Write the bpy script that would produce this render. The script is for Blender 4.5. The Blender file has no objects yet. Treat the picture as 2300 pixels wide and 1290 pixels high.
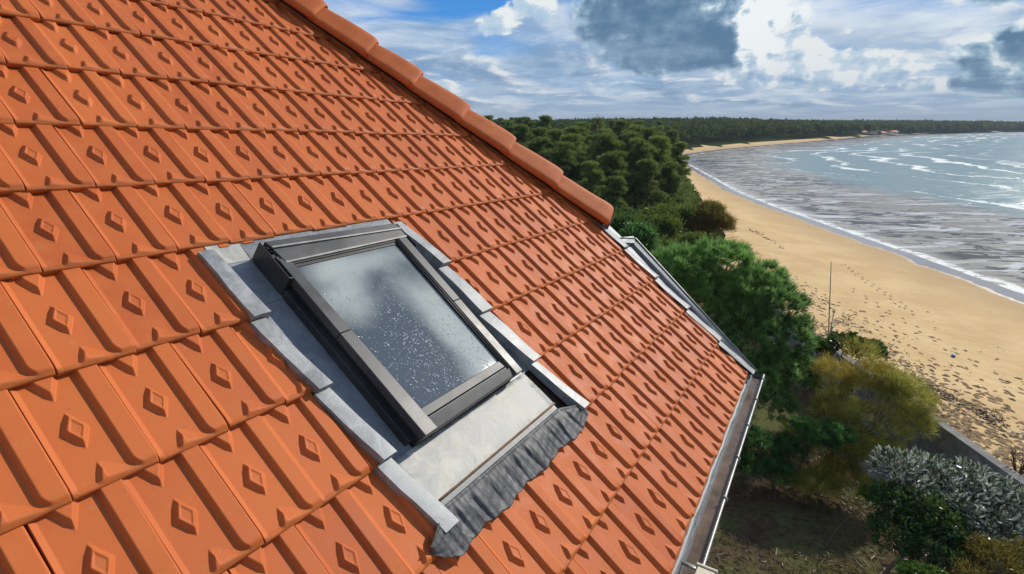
import bpy, bmesh, math, random
import numpy as np
from mathutils import Matrix, Vector
rng = np.random.default_rng(7); random.seed(7)
SC = bpy.context.scene; COL = SC.collection
PI = math.pi; R_ = math.radians

# ------------------------------------------------------------------ camera, sun, exposure
F = 1195.13; HC = 7.8; PITCH = math.atan(366 / F)
cd = bpy.data.cameras.new('camera'); cam = bpy.data.objects.new('camera', cd); COL.objects.link(cam)
cam.location = (0, 0, HC); cam.rotation_euler = (PI / 2 - PITCH, 0, 0)
cd.sensor_width = 36; cd.lens = F / 2300 * 36; cd.clip_start = .05; cd.clip_end = 30000
SC.camera = cam
# roof frame: origin and axes (u along the eave, v down the slope, n out of the roof), metres per unit
RU = Vector((.52445, .85079, -.03331)); RV = Vector((.64754, -.42395, -.63322)); RN = Vector((.55286, -.31052, .77326))
RO = Vector((-2.2589, 2.34349, 8.24769)); TW = .2; TG = .2 * 1.77605
SUN_A, SUN_B = R_(40), R_(9)
SUN = (RU * math.cos(SUN_A) * math.cos(SUN_B) - RV * math.cos(SUN_A) * math.sin(SUN_B) + RN * math.sin(SUN_A)).normalized()
sl = bpy.data.lights.new('sun', 'SUN'); sl.energy = 4.0; sl.angle = R_(.5); sl.color = (1, .93, .83)
so = bpy.data.objects.new('sun', sl); COL.objects.link(so); so.rotation_euler = SUN.to_track_quat('Z', 'Y').to_euler()
SC.view_settings.view_transform = 'Standard'; SC.view_settings.look = 'None'
SC.view_settings.exposure = 0.20; SC.view_settings.gamma = 1
cy = SC.cycles; cy.max_bounces = 6; cy.diffuse_bounces = 3; cy.glossy_bounces = 3; cy.transmission_bounces = 4
cy.transparent_max_bounces = 8; cy.volume_bounces = 0; cy.use_denoising = True; cy.caustics_reflective = False; cy.caustics_refractive = False
cy.sample_clamp_indirect = 4


# ------------------------------------------------------------------ node shorthand
class NT:
    def __init__(s, tree): s.t = tree; s.n = tree.nodes; s.l = tree.links
    def new(s, typ, **kw):
        n = s.n.new(typ)
        for k, v in kw.items(): setattr(n, k, v)
        return n
    def put(s, sock, v):
        if isinstance(v, X): s.l.new(v.s, sock)
        elif v is not None:
            if hasattr(sock, 'default_value'):
                try: sock.default_value = v
                except Exception: sock.default_value = (*v, 1) if len(v) == 3 else v
    def math(s, op, *a):
        n = s.new('ShaderNodeMath', operation=op)
        for i, v in enumerate(a): s.put(n.inputs[i], v)
        return X(s, n.outputs[0])
    def vmath(s, op, *a):
        n = s.new('ShaderNodeVectorMath', operation=op)
        for i, v in enumerate(a):
            s.put(n.inputs['Scale'] if (op == 'SCALE' and i == 1) else n.inputs[i], v)
        return X(s, n.outputs['Value' if op in ('LENGTH', 'DOT_PRODUCT', 'DISTANCE') else 'Vector'])
    def smooth(s, a, b, x, lo=0., hi=1.):
        n = s.new('ShaderNodeMapRange', interpolation_type='SMOOTHSTEP')
        for k, v in zip(('Value', 'From Min', 'From Max', 'To Min', 'To Max'), (x, a, b, lo, hi)): s.put(n.inputs[k], v)
        return X(s, n.outputs[0])
    def noise(s, vec, scale=1., detail=4., rough=.5, dist=0., col=False, lac=2., two=False):
        n = s.new('ShaderNodeTexNoise', noise_dimensions='2D' if two else '3D')
        for k, v in (('Vector', vec), ('Scale', scale), ('Detail', detail), ('Roughness', rough), ('Distortion', dist), ('Lacunarity', lac)): s.put(n.inputs[k], v)
        return X(s, n.outputs['Color' if col else 'Fac'])
    def voro(s, vec, scale=1., out='Distance', feature='F1', rnd=1.):
        n = s.new('ShaderNodeTexVoronoi', feature=feature)
        s.put(n.inputs['Vector'], vec); s.put(n.inputs['Scale'], scale); s.put(n.inputs['Randomness'], rnd)
        return X(s, n.outputs[out])
    def mix(s, f, a, b, blend='MIX'):
        n = s.new('ShaderNodeMix', data_type='RGBA', blend_type=blend)
        s.put(n.inputs[0], f); s.put(n.inputs[6], a if isinstance(a, X) else (*a, 1)); s.put(n.inputs[7], b if isinstance(b, X) else (*b, 1))
        return X(s, n.outputs[2])
    def ramp(s, x, stops):
        n = s.new('ShaderNodeValToRGB'); s.put(n.inputs[0], x); e = n.color_ramp.elements
        while len(e) < len(stops): e.new(.5)
        for el, (p, c) in zip(e, stops): el.position = p; el.color = (*c, 1)
        return X(s, n.outputs[0])
    def xyz(s, x=0., y=0., z=0.):
        n = s.new('ShaderNodeCombineXYZ')
        for i, v in enumerate((x, y, z)): s.put(n.inputs[i], v)
        return X(s, n.outputs[0])
    def sep(s, v):
        n = s.new('ShaderNodeSeparateXYZ'); s.put(n.inputs[0], v)
        return [X(s, o) for o in n.outputs]
    def attr(s, name, out='Fac'):
        n = s.new('ShaderNodeAttribute', attribute_name=name); return X(s, n.outputs[out])
    def pos(s): return X(s, s.new('ShaderNodeNewGeometry').outputs['Position'])
    def obj(s): return X(s, s.new('ShaderNodeTexCoord').outputs['Object'])
    def bump(s, h, strength=.3, dist=.01, normal=None):
        n = s.new('ShaderNodeBump'); s.put(n.inputs['Height'], h); s.put(n.inputs['Strength'], strength); s.put(n.inputs['Distance'], dist)
        if normal is not None: s.put(n.inputs['Normal'], normal)
        return X(s, n.outputs[0])


class X:
    def __init__(s, t, sock): s.t = t; s.s = sock
    def __add__(s, o): return s.t.math('ADD', s, o)
    def __radd__(s, o): return s.t.math('ADD', o, s)
    def __sub__(s, o): return s.t.math('SUBTRACT', s, o)
    def __rsub__(s, o): return s.t.math('SUBTRACT', o, s)
    def __mul__(s, o): return s.t.math('MULTIPLY', s, o)
    def __rmul__(s, o): return s.t.math('MULTIPLY', o, s)
    def __truediv__(s, o): return s.t.math('DIVIDE', s, o)


def material(name, build, **base):
    m = bpy.data.materials.new(name); m.use_nodes = True
    t = NT(m.node_tree); t.n.clear()
    out = t.new('ShaderNodeOutputMaterial'); p = t.new('ShaderNodeBsdfPrincipled')
    t.l.new(p.outputs[0], out.inputs[0])
    d = dict(base); d.update(build(t) or {})
    surf = d.pop('surface', None)
    for k, v in d.items(): t.put(p.inputs[k], v)
    if surf is not None: t.put(out.inputs[0], surf)
    return m


# ------------------------------------------------------------------ world: Nishita sky with banked cumulus toward the horizon
def build_world():
    w = bpy.data.worlds.new('World'); SC.world = w; w.use_nodes = True
    w.cycles.sampling_method = 'NONE'
    t = NT(w.node_tree); t.n.clear()
    out = t.new('ShaderNodeOutputWorld'); bg = t.new('ShaderNodeBackground'); t.l.new(bg.outputs[0], out.inputs[0])
    sky = t.new('ShaderNodeTexSky', sky_type='NISHITA', sun_disc=False)
    sky.sun_elevation = math.asin(SUN.z); sky.sun_rotation = math.atan2(SUN.x, SUN.y); sky.air_density = 1; sky.dust_density = .15; sky.ozone_density = 2
    skyc = t.mix(1., X(t, sky.outputs[0]), (.12, .12, .12), 'MULTIPLY'); skyc = t.mix(1., skyc, (.85, .85, .85), 'DARKEN')
    d = X(t, t.new('ShaderNodeTexCoord').outputs['Generated'])
    x, y, z = t.sep(d)
    az = t.math('ARCTAN2', x, y) * (180 / PI); el = t.math('ARCSINE', z) * (180 / PI)
    elc = t.math('MAXIMUM', el, 0.)
    base = t.ramp(elc / 25., [(0, (.36, .51, .64)), (.10, (.30, .47, .66)), (.25, (.19, .39, .68)), (.40, (.04, .25, .66)), (1, (.05, .17, .45))])
    hi = t.smooth(13., 24., el)
    base = t.mix(hi, base, skyc)
    # thin stretched layer
    pz = elc + 5.5
    P = t.xyz(x * 57.3 / pz, y * 57.3 / pz, 0.)
    nn = t.noise(P, 1.25, 6, .58, .5, True); n1, n2, n5 = t.sep(nn)
    def gauss(a, e, sa, se):
        u = (az - a) / sa; v = (el - e) / se
        return t.math('EXPONENT', (u * u + v * v) * -1.)
    hole = gauss(-5., 11.4, 5.5, 1.5) + gauss(9.5, 11.8, 3., 1.0) * .8
    veil = t.smooth(.26, .54, n1 + hole * -.40)
    veilc = t.mix(t.smooth(.38, .66, n2), (.21, .34, .53), (.70, .76, .81))
    veilc = t.mix(gauss(30., 9.5, 14., 5.) * .5, veilc, (.76, .80, .81))
    c = t.mix(veil * t.smooth(0., 2.0, el, .45, .88), base, veilc)
    # small flat clouds low over the horizon
    e1 = t.math('LOGARITHM', elc + 1.0, 2.718)
    low, low2, _ = t.sep(t.noise(t.xyz(az * .15, e1 * 2.9, 1.3), 1., 6, .56, .25, True, two=True))
    lowd = t.noise(t.xyz(az * .15 + .14, e1 * 2.9 + .16, 1.3), 1., 6, .56, .25, True, two=True); lowd = t.sep(lowd)[0]
    band = t.smooth(.25, .9, el) * t.smooth(9., 5., el)
    c = t.mix(t.smooth(.46, .60, low) * band * .85, c, t.mix(t.smooth(.43, .56, lowd), (.80, .81, .79), t.mix(t.smooth(.38, .62, low2), (.13, .25, .43), (.36, .48, .61))))
    # cumulus banks: soft cores broken up by billows; their own thickness toward the sun decides what stays white
    ae = t.xyz(az, el, 0.)
    def fld(da, de, det): return t.noise(t.xyz((az + da) * .36, (el + de) * .50, 0.), 1., det, .58, .1, two=True)
    N0 = fld(0., 0., 8); Nb = fld(0., 0., 3.5); N1 = fld(.75, .45, 3.5)
    def cone(ba, be, sa, se, A):
        v = t.new('ShaderNodeVectorMath', operation='MULTIPLY_ADD'); t.put(v.inputs[0], ae)
        v.inputs[1].default_value = (1 / sa, 1 / se, 0); v.inputs[2].default_value = (-ba / sa, -be / se, 0)
        g = t.new('ShaderNodeTexGradient', gradient_type='SPHERICAL'); t.l.new(v.outputs[0], g.inputs[0])
        return X(t, g.outputs['Fac']) * A
    def cones(bl):
        s = None
        for b in bl: s = cone(*b) if s is None else s + cone(*b)
        return s
    relief = (N1 - Nb) * 5. + (N0 - Nb) * -1.2
    soft_v = (n2 - .5) * 2.2
    def layer(c, bl, dk, amp, dark, white, soft=.12, damp=2.0, mid=None):
        mid = mid or (.50, .61, .71)
        S = cones(bl); d0 = S + (N0 - .5) * amp * t.smooth(0., .3, S)
        dd = cones(dk) + (N1 - .5) * damp * .7 + relief * .22 + soft_v * .12
        w = t.mix(t.smooth(-.22, .30, dd + relief * .35), white, mid)
        dk2 = t.mix(t.smooth(.55, -.65, relief * .32 + soft_v * 1.3), dark, t.mix(.42, dark, mid))
        return t.mix(t.smooth(.26, .26 + soft, d0), c, t.mix(t.smooth(.10, .78, dd), w, dk2))
    c = layer(c, [(21.5, 5.4, 5.5, 2.4, 1.), (26.0, 4.9, 6.0, 2.6, 1.), (30.5, 4.4, 6., 2.0, .9), (33.5, 4.6, 4.2, 1.9, .9), (26, 7., 6.5, 1.8, .8)], [(22, 4.0, 4., 1.3, .5), (27.5, 3.4, 5., 1.2, .55), (33., 3.8, 3.6, 1.0, .5)], 1.9, (.22, .36, .53), (.76, .79, .79), .26, 1.7)
    c = layer(c, [(9.0, 10.8, 6.0, 5.0, 1.0), (15., 9.8, 9.5, 6.0, 1.5), (18., 6.9, 8.5, 3.2, 1.3), (13, 6.3, 7., 2.2, .8), (23.3, 9.8, 5., 4.6, 1.0), (22., 6., 4., 2., .7)], [(14., 9.6, 9.0, 6.0, 1.4), (17.2, 6.2, 8.5, 2.6, 1.2), (9., 9., 6, 5, .45), (24.2, 9.4, 3.6, 5., -1.0), (22.8, 6.4, 3.2, 1.8, -.6), (10.5, 7.8, 2.2, 1.4, -.35)], 1.3, (.062, .150, .265), t.mix(t.smooth(13.5, 21., az), (.44, .56, .68), (.82, .85, .85)), .50, 1.3, (.36, .50, .62))
    c = layer(c, [(40.5, 5.2, 6.0, 2.7, 1.2), (45., 4.8, 8., 3.0, 1.2), (38., 3.0, 5.2, 1.0, 1.), (43., 2.3, 6., .8, .9), (39, 9.4, 5., 1.6, .9), (34.5, 11.9, 11., 1.2, 1.3), (43, 8.2, 5, 1.4, .8), (33.5, 4.9, 3., 1.2, .6)], [(41.5, 4.9, 5.5, 2.2, 1.2), (39., 2.9, 5., .9, .8), (43., 2.2, 6., .8, .7), (40, 9.2, 4.5, 1.4, .6), (34.5, 12., 10., 1.2, 1.), (36.3, 5.4, 1.8, 2., -.5)], 1.35, (.062, .150, .265), (.76, .79, .79), .44, 1.2, (.42, .58, .68))
    c = layer(c, [(-7.2, 3.7, 1.7, .9, 1.1), (-5.7, 3.5, 1.3, .75, 1.), (-1.0, 9.4, 2.6, 1.6, .8), (2.2, 10.9, 3.6, 2.2, 1.1), (-2.9, 8.9, 1.6, 1.4, .7)], [(-6.9, 3.1, 2.2, .6, .5), (3.2, 10.0, 3.6, 1.3, .6), (-1., 8.8, 3., 1., .5)], 1.3, (.36, .50, .66), (.76, .79, .79), .24, 1.6)
    # scattered clouds overhead (seen only as reflections in glass and zinc)
    c = t.mix(hi, c, t.mix(t.smooth(.46, .62, n5), skyc, (.72, .75, .78)))
    c = t.mix(t.smooth(-.2, -1.5, el), c, (.2, .24, .26))
    t.put(bg.inputs['Color'], c); bg.inputs['Strength'].default_value = 1.0
build_world()


# ------------------------------------------------------------------ mesh and tagging helpers
def tag(o, label=None, cat=None, group=None, kind=None):
    for k, v in (('label', label), ('category', cat), ('group', group), ('kind', kind)):
        if v: o[k] = v
    return o
def mesh(name, V, Fc, mat, parent=None, smooth=True, M=None, attrs=None):
    me = bpy.data.meshes.new(name); V = np.asarray(V, float); 
    if isinstance(Fc, np.ndarray):
        nf, k = Fc.shape
        me.vertices.add(len(V)); me.vertices.foreach_set('co', V.ravel())
        me.loops.add(nf * k); me.loops.foreach_set('vertex_index', Fc.ravel().astype(np.int32))
        me.polygons.add(nf); me.polygons.foreach_set('loop_start', np.arange(0, nf * k, k, dtype=np.int32))
        me.polygons.foreach_set('loop_total', np.full(nf, k, np.int32)); me.update(calc_edges=True)
    else:
        me.from_pydata([tuple(v) for v in V], [], Fc); me.update()
    if attrs:
        for k, a in attrs.items():
            at = me.attributes.new(k, 'FLOAT', 'POINT'); at.data.foreach_set('value', np.asarray(a, np.float32))
    me.polygons.foreach_set('use_smooth', np.full(len(me.polygons), smooth)); 
    for m in (mat if isinstance(mat, (list, tuple)) else [mat]): me.materials.append(m)
    o = bpy.data.objects.new(name, me); COL.objects.link(o)
    if parent: o.parent = parent
    if M is not None: o.matrix_local = M
    return o
def empty(name, loc=(0, 0, 0), parent=None):
    o = bpy.data.objects.new(name, None); COL.objects.link(o); o.location = loc; o.empty_display_size = .2
    if parent: o.parent = parent
    return o
def bev(o, w=.002, seg=2):
    m = o.modifiers.new('bevel', 'BEVEL'); m.width = w; m.segments = seg; m.limit_method = 'ANGLE'; m.angle_limit = R_(35)
    for p in o.data.polygons: p.use_smooth = True
    m.harden_normals = True
    return o
class MB:
    def __init__(s): s.V = []; s.F = []
    def add(s, V, Fc):
        b = len(s.V); s.V += [tuple(v) for v in V]; s.F += [tuple(i + b for i in f) for f in Fc]; return s
    def prism(s, top, bot):
        n = len(top)
        return s.add(list(top) + list(bot), [tuple(range(n)), tuple(range(2 * n - 1, n - 1, -1))] + [(i, i + n, (i + 1) % n + n, (i + 1) % n) for i in range(n)])
    def box(s, c, h, M=None):
        q = [Vector((c[0] + a * h[0], c[1] + b * h[1], c[2] + d * h[2])) for d in (1, -1) for a, b in ((-1, -1), (1, -1), (1, 1), (-1, 1))]
        if M is not None: q = [M @ v for v in q]
        return s.prism(q[:4], q[4:])
    def tube(s, pts, rad, n=6, cap=True):
        pts = [Vector(p) for p in pts]; rad = rad if isinstance(rad, (list, tuple)) else [rad] * len(pts); V = []; Fc = []
        for i, p in enumerate(pts):
            d = (pts[min(i + 1, len(pts) - 1)] - pts[max(i - 1, 0)]).normalized()
            a = d.orthogonal().normalized() if i == 0 else (pa - d * pa.dot(d)).normalized()
            pa = a; b = d.cross(a)
            V += [p + (a * math.cos(2 * PI * k / n) + b * math.sin(2 * PI * k / n)) * rad[i] for k in range(n)]
        for i in range(len(pts) - 1):
            Fc += [(i * n + k, i * n + (k + 1) % n, (i + 1) * n + (k + 1) % n, (i + 1) * n + k) for k in range(n)]
        if cap: Fc += [tuple(range(n - 1, -1, -1)), tuple((len(pts) - 1) * n + k for k in range(n))]
        return s.add(V, Fc)
    def out(s, name, mat, parent=None, smooth=False, M=None): return mesh(name, s.V, s.F, mat, parent, smooth, M)
def W(u, v, n=0.): return RO + RU * (u * TW) + RV * (v * TG) + RN * (n * TW)      # roof to world
def L(u, v, n=0.): return Vector((u * TW, -v * TG, n * TW))                      # roof-local metres
ROOFM = Matrix(((RU.x, -RV.x, RN.x, RO.x), (RU.y, -RV.y, RN.y, RO.y), (RU.z, -RV.z, RN.z, RO.z), (0, 0, 0, 1)))
def at(px, py, Y):                                                               # the point seen at a photo pixel, Y metres ahead
    x = (px - 1150) / F; y = (py - 645) / F
    d = Vector((x, math.cos(PITCH) - y * math.sin(PITCH), -y * math.cos(PITCH) - math.sin(PITCH)))
    return Vector((0, 0, HC)) + d * (Y / d.y)

# ------------------------------------------------------------------ materials
def m_tile(t):
    p = t.obj(); tone = t.attr('tone')
    n = t.noise(p, 9, 5, .6); n2 = t.noise(p, 140, 3, .6); n3 = t.noise(p, 2.2, 3, .5)
    c = t.mix(tone, (.42, .097, .024), (.51, .128, .031))
    c = t.mix(t.smooth(.4, .7, n) * .45, c, (.51, .145, .037))
    c = t.mix(t.smooth(.62, .75, n3) * .25, c, (.36, .10, .045))
    c = t.mix(t.smooth(.66, .75, t.noise(p, 34, 4, .65)) * .5, c, (.16, .07, .03)); c = t.mix(t.smooth(.55, .75, t.noise(t.vmath('MULTIPLY', p, (26., 4., 1.)), 1., 5, .65)) * .35, c, (.36, .105, .036)); c = t.mix(t.smooth(.60, .72, t.noise(p, 15, 6, .7)) * .22, c, (.56, .235, .11)); c = t.mix(t.smooth(.70, .74, t.voro(p, 16., 'Color')) * t.smooth(.55, .7, t.noise(p, 60, 3, .7)) * .35, c, (.30, .20, .12))
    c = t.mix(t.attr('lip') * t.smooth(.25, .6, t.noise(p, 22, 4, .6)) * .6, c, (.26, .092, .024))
    return {'Base Color': c, 'Roughness': t.smooth(.3, .7, n, .56, .70), 'Normal': t.bump(n2 * .5 + n, .10, .003), 'Specular IOR Level': .25}
def m_clay(t):
    p = t.obj(); n = t.noise(p, 7, 5, .6)
    c = t.mix(t.smooth(.35, .7, n), (.44, .112, .032), (.53, .146, .043))
    c = t.mix(t.smooth(.66, .74, t.noise(p, 24, 5, .7)) * .55, c, (.2, .12, .075))
    return {'Base Color': c, 'Roughness': .68, 'Specular IOR Level': .2, 'Normal': t.bump(t.noise(p, 90, 4, .6), .15, .004)}
def m_zinc(t, lo=(.21, .225, .23), hi=(.36, .375, .38), metal=.15, r=(.42, .6), grime=.25):
    p = t.obj(); n = t.noise(p, 8, 7, .66, .8); s = t.noise(p, 60, 4, .7, 2.)
    c = t.mix(t.smooth(.35, .68, n), lo, hi)
    c = t.mix(t.smooth(.60, .72, t.noise(p, 19, 6, .7, 1.)) * grime, c, (.42, .36, .22))
    c = t.mix(t.smooth(.60, .70, s) * .35, c, (.55, .57, .57))
    return {'Base Color': c, 'Metallic': metal, 'Specular IOR Level': .3, 'Roughness': t.smooth(.3, .7, n, *r), 'Normal': t.bump(n + s * .25, .35, .006)}
def m_lead(t):
    p = t.obj(); x, y, z = t.sep(p)
    st = t.noise(t.xyz(x * 70., y * 9., z * 20.), 1., 6, .7, 1.2); n = t.noise(p, 11, 6, .65, .6)
    c = t.mix(t.smooth(.35, .7, n), (.050, .053, .058), (.125, .128, .130))
    c = t.mix(t.smooth(.56, .66, st) * .6, c, (.27, .27, .265))
    c = t.mix(t.smooth(.62, .70, t.noise(p, 26, 5, .7)) * t.smooth(-2.79, -2.73, y) * .9, c, (.62, .60, .52))
    return {'Base Color': c, 'Metallic': .1, 'Roughness': .55, 'Specular IOR Level': .35, 'Normal': t.bump(st * .6 + n, .6, .006)}
def m_alu(lo, hi):
    def f(t):
        p = t.obj(); n = t.noise(p, 5, 5, .6); dr = t.noise(p, 150, 3, .6)
        c = t.mix(t.smooth(.35, .7, n), lo, hi)
        c = t.mix(t.smooth(.66, .72, t.noise(p, 55, 5, .7)) * .35, c, (.30, .29, .27))
        return {'Base Color': c, 'Metallic': .1, 'Specular IOR Level': .35, 'Roughness': t.smooth(.3, .7, n, .36, .50), 'Normal': t.bump(dr, .06, .002)}
    return f
def flat(col, rough=.6, metal=0., var=.15, sc=10.):
    def f(t):
        n = t.noise(t.obj(), sc, 4, .6)
        return {'Base Color': t.mix(t.smooth(.3, .7, n), tuple(c * (1 - var) for c in col), tuple(min(1, c * (1 + var)) for c in col)), 'Roughness': rough, 'Metallic': metal}
    return f
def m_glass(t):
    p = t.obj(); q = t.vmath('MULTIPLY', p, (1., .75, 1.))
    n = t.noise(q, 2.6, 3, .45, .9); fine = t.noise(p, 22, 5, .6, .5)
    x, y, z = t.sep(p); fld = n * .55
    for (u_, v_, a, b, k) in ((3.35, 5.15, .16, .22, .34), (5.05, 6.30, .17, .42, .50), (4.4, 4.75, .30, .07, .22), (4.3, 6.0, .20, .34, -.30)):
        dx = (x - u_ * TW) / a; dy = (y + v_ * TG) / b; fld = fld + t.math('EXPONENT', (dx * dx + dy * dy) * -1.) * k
    pale_f = t.smooth(.27, .62, fld + (fine - .5) * .10)  # pale patches at set spots in the pane's colour, broken by noise
    c = t.mix(pale_f, (.070, .090, .108), (.37, .41, .395))
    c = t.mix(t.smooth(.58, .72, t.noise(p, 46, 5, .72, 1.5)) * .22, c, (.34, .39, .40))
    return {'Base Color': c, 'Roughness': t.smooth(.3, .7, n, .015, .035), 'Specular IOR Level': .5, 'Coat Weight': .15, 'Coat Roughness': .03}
def m_leaf(dark, light, trans=.35, spec=.3, rough=.45, tip=None):
    def f(t):
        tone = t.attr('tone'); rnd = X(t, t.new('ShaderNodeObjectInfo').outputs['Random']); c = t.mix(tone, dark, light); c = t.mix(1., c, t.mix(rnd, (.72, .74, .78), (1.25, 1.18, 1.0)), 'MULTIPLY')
        if tip: c = t.mix(t.attr('tip'), c, tip)
        p = t.n.new('ShaderNodeBsdfPrincipled'); t.put(p.inputs['Base Color'], c); p.inputs['Roughness'].default_value = rough
        p.inputs['Specular IOR Level'].default_value = spec
        tr = t.n.new('ShaderNodeBsdfTranslucent'); t.put(tr.inputs[0], t.mix(.5, c, (.16, .2, .02)) if not tip else c)
        mx = t.n.new('ShaderNodeMixShader'); mx.inputs[0].default_value = trans
        t.l.new(p.outputs[0], mx.inputs[1]); t.l.new(tr.outputs[0], mx.inputs[2])
        return {'surface': X(t, mx.outputs[0])}
    return f
def m_bark(t):
    p = t.obj(); n = t.noise(t.vmath('MULTIPLY', p, (6., 6., 1.5)), 2., 5, .65)
    return {'Base Color': t.mix(n, (.035, .024, .017), (.16, .115, .085)), 'Roughness': .9, 'Normal': t.bump(n, .6, .02)}
M = {}
def m_hill(t):
    p = t.pos(); n = t.noise(p, .03, 5, .65)
    return {'Base Color': t.mix(n, (.012, .026, .012), (.05, .07, .03)), 'Roughness': 1., 'Specular IOR Level': 0., 'Normal': t.bump(n, 1., 9.)}
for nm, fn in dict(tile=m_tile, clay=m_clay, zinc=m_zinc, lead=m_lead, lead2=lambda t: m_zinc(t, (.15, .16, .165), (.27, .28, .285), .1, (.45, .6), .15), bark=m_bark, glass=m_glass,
        darkzinc=lambda t: m_zinc(t, (.13, .145, .16), (.22, .24, .26), .2, (.4, .55), .08), tray=lambda t: m_zinc(t, (.18, .20, .23), (.28, .30, .33), .2, (.4, .55), .08),
        apron=lambda t: m_zinc(t, (.26, .27, .275), (.54, .525, .45), .0, (.42, .6), .5),
        alu=m_alu((.060, .061, .063), (.088, .089, .090)), dalu=m_alu((.030, .031, .033), (.05, .05, .052)), blk=flat((.018, .018, .018), .5),
        rust=flat((.17, .085, .035), .7, 0, .4, 30), rim=flat((.27, .27, .255), .45, .4, .2), galv=lambda t: m_zinc(t, (.20, .21, .22), (.34, .35, .36), .5, (.3, .5), .1),
        drop=flat((.44, .48, .50), .12, 0, .05), wall=flat((.62, .58, .50), .85, 0, .08, 3), cream=flat((.62, .57, .42), .5, 0, .05), darkbrown=flat((.05, .03, .02), .9),
        pole=flat((.20, .21, .20), .5, .3), white=flat((.75, .74, .7), .7), navy=flat((.025, .03, .045), .7), rope=flat((.25, .22, .17), .9), concrete=flat((.20, .195, .18), .9, 0, .3, 3), hill=m_hill, sandpit=flat((.25, .165, .080), .95, 0, .2, 3), bluep=flat((.03, .12, .3), .4), gwater=flat((.11, .065, .035), .3, 0, .5, 9)).items():
    M[nm] = material(nm, fn)
for nm, a in dict(pine=((.014, .048, .018), (.130, .290, .075), .50, .25, .45, (.34, .56, .16)), farpine=((.024, .062, .026), (.270, .380, .125), .45, .12), olive=((.13, .14, .025), (.60, .60, .13), .4, .2, .6, (.62, .33, .06)),
        bronze=((.06, .048, .015), (.24, .165, .05), .4), shrub=((.03, .06, .014), (.17, .25, .045), .4), silver=((.022, .060, .030), (.85, .90, .82), .15, .5, .35), laurel=((.012, .040, .012), (.070, .190, .035), .3, .45, .35),
        dryleaf=((.12, .08, .02), (.34, .25, .07), .35), grass=((.07, .075, .02), (.30, .27, .11), .3), litter=((.030, .018, .012), (.16, .10, .065), .05), weed=((.030, .020, .012), (.13, .085, .05), .05), wood=((.014, .034, .018), (.070, .110, .048), .25, 0., 1.)).items():
    M[nm] = material(nm, m_leaf(*a))

# ------------------------------------------------------------------ the house
GZ = -1.2                                                                        # yard level
HB = Vector((-1.5, 1.0, GZ))
house = empty('house', HB)
tag(house, 'house with orange clay tile roof and grey roof window', 'house')
def hpart(name, mb, mat, smooth=False): return mb.out(name, mat, house, smooth, Matrix.Translation(-HB) @ ROOFM)
def hip_u(v): return 11.6 + 1.046 * v
def verge_u(v): return 17.28 + .10 * (v - 6)
def sm(a, b, x): q = np.clip((x - a) / (b - a), 0, 1); return q * q * (3 - 2 * q)

def tile_height(x, y):
    """Height field of one interlocking tile (tile widths); x across, y down the exposed length."""
    h = -.06 + .12 * y
    def frust(r, H, w, rec=True):
        f = H * np.clip((1 - r) / w, 0, 1)
        if rec: f = f - .013 * sm(.52, .46, r)
        return f
    d = frust(np.abs(x - .385) / .154 + np.abs(y - .495) / .176, .078, .34)
    td = frust(np.abs(x - .36) / .168 + np.abs(y + .01) / .21, .078, .32, False)
    rl = np.where(x < .405, (.405 - x) / .142, (x - .405) / .40) + (1.0 - y) / .205
    fl = np.where(x < .405, .068 * np.clip((1 - rl) / .36, 0, 1), .068 * np.clip(1 - rl, 0, 1) ** .85 * 1.15)
    fl = np.minimum(fl, .068)
    xl = .700 + .085 * np.clip((y - .87) / .105, 0, 1) ** 2.4
    nose = np.sqrt(np.clip(1 - np.clip((y - .885) / .118, 0, 1) ** 2, 0, 1))
    rib = .086 * (.62 * np.clip((x - xl) / .020, 0, 1) + .38 * np.clip((x - xl - .022) / .026, 0, 1) ** .7) * (.22 + .78 * nose) * np.where(y > .97, 1 - .6 * np.clip((y - .97) / .03, 0, 1), 1)
    rib = rib * np.where(x > .972, np.sqrt(np.clip(1 - ((x - .972) / .028) ** 2 * .8, 0, 1)), 1)
    roll = .050 * np.clip(1 - x / .085, 0, 1) ** .8 * np.clip(x / .012 + .1, 0, 1)
    roll = roll * (1 - .5 * sm(.9, 1, y))
    h = h + np.maximum.reduce([d, td, fl, rib, roll])
    k = sm(.945, .995, y); h = h * (1 - k) + (.082 + .006 * np.sin(x * 9)) * k
    h = h - .026 * np.clip((y - .968) / .032, 0, 1) ** 2
    h = h - .060 * np.clip(1 - x / .011, 0, 1) - .050 * np.clip((x - .990) / .008, 0, 1) * sm(.9, .96, y)
    return h

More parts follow.
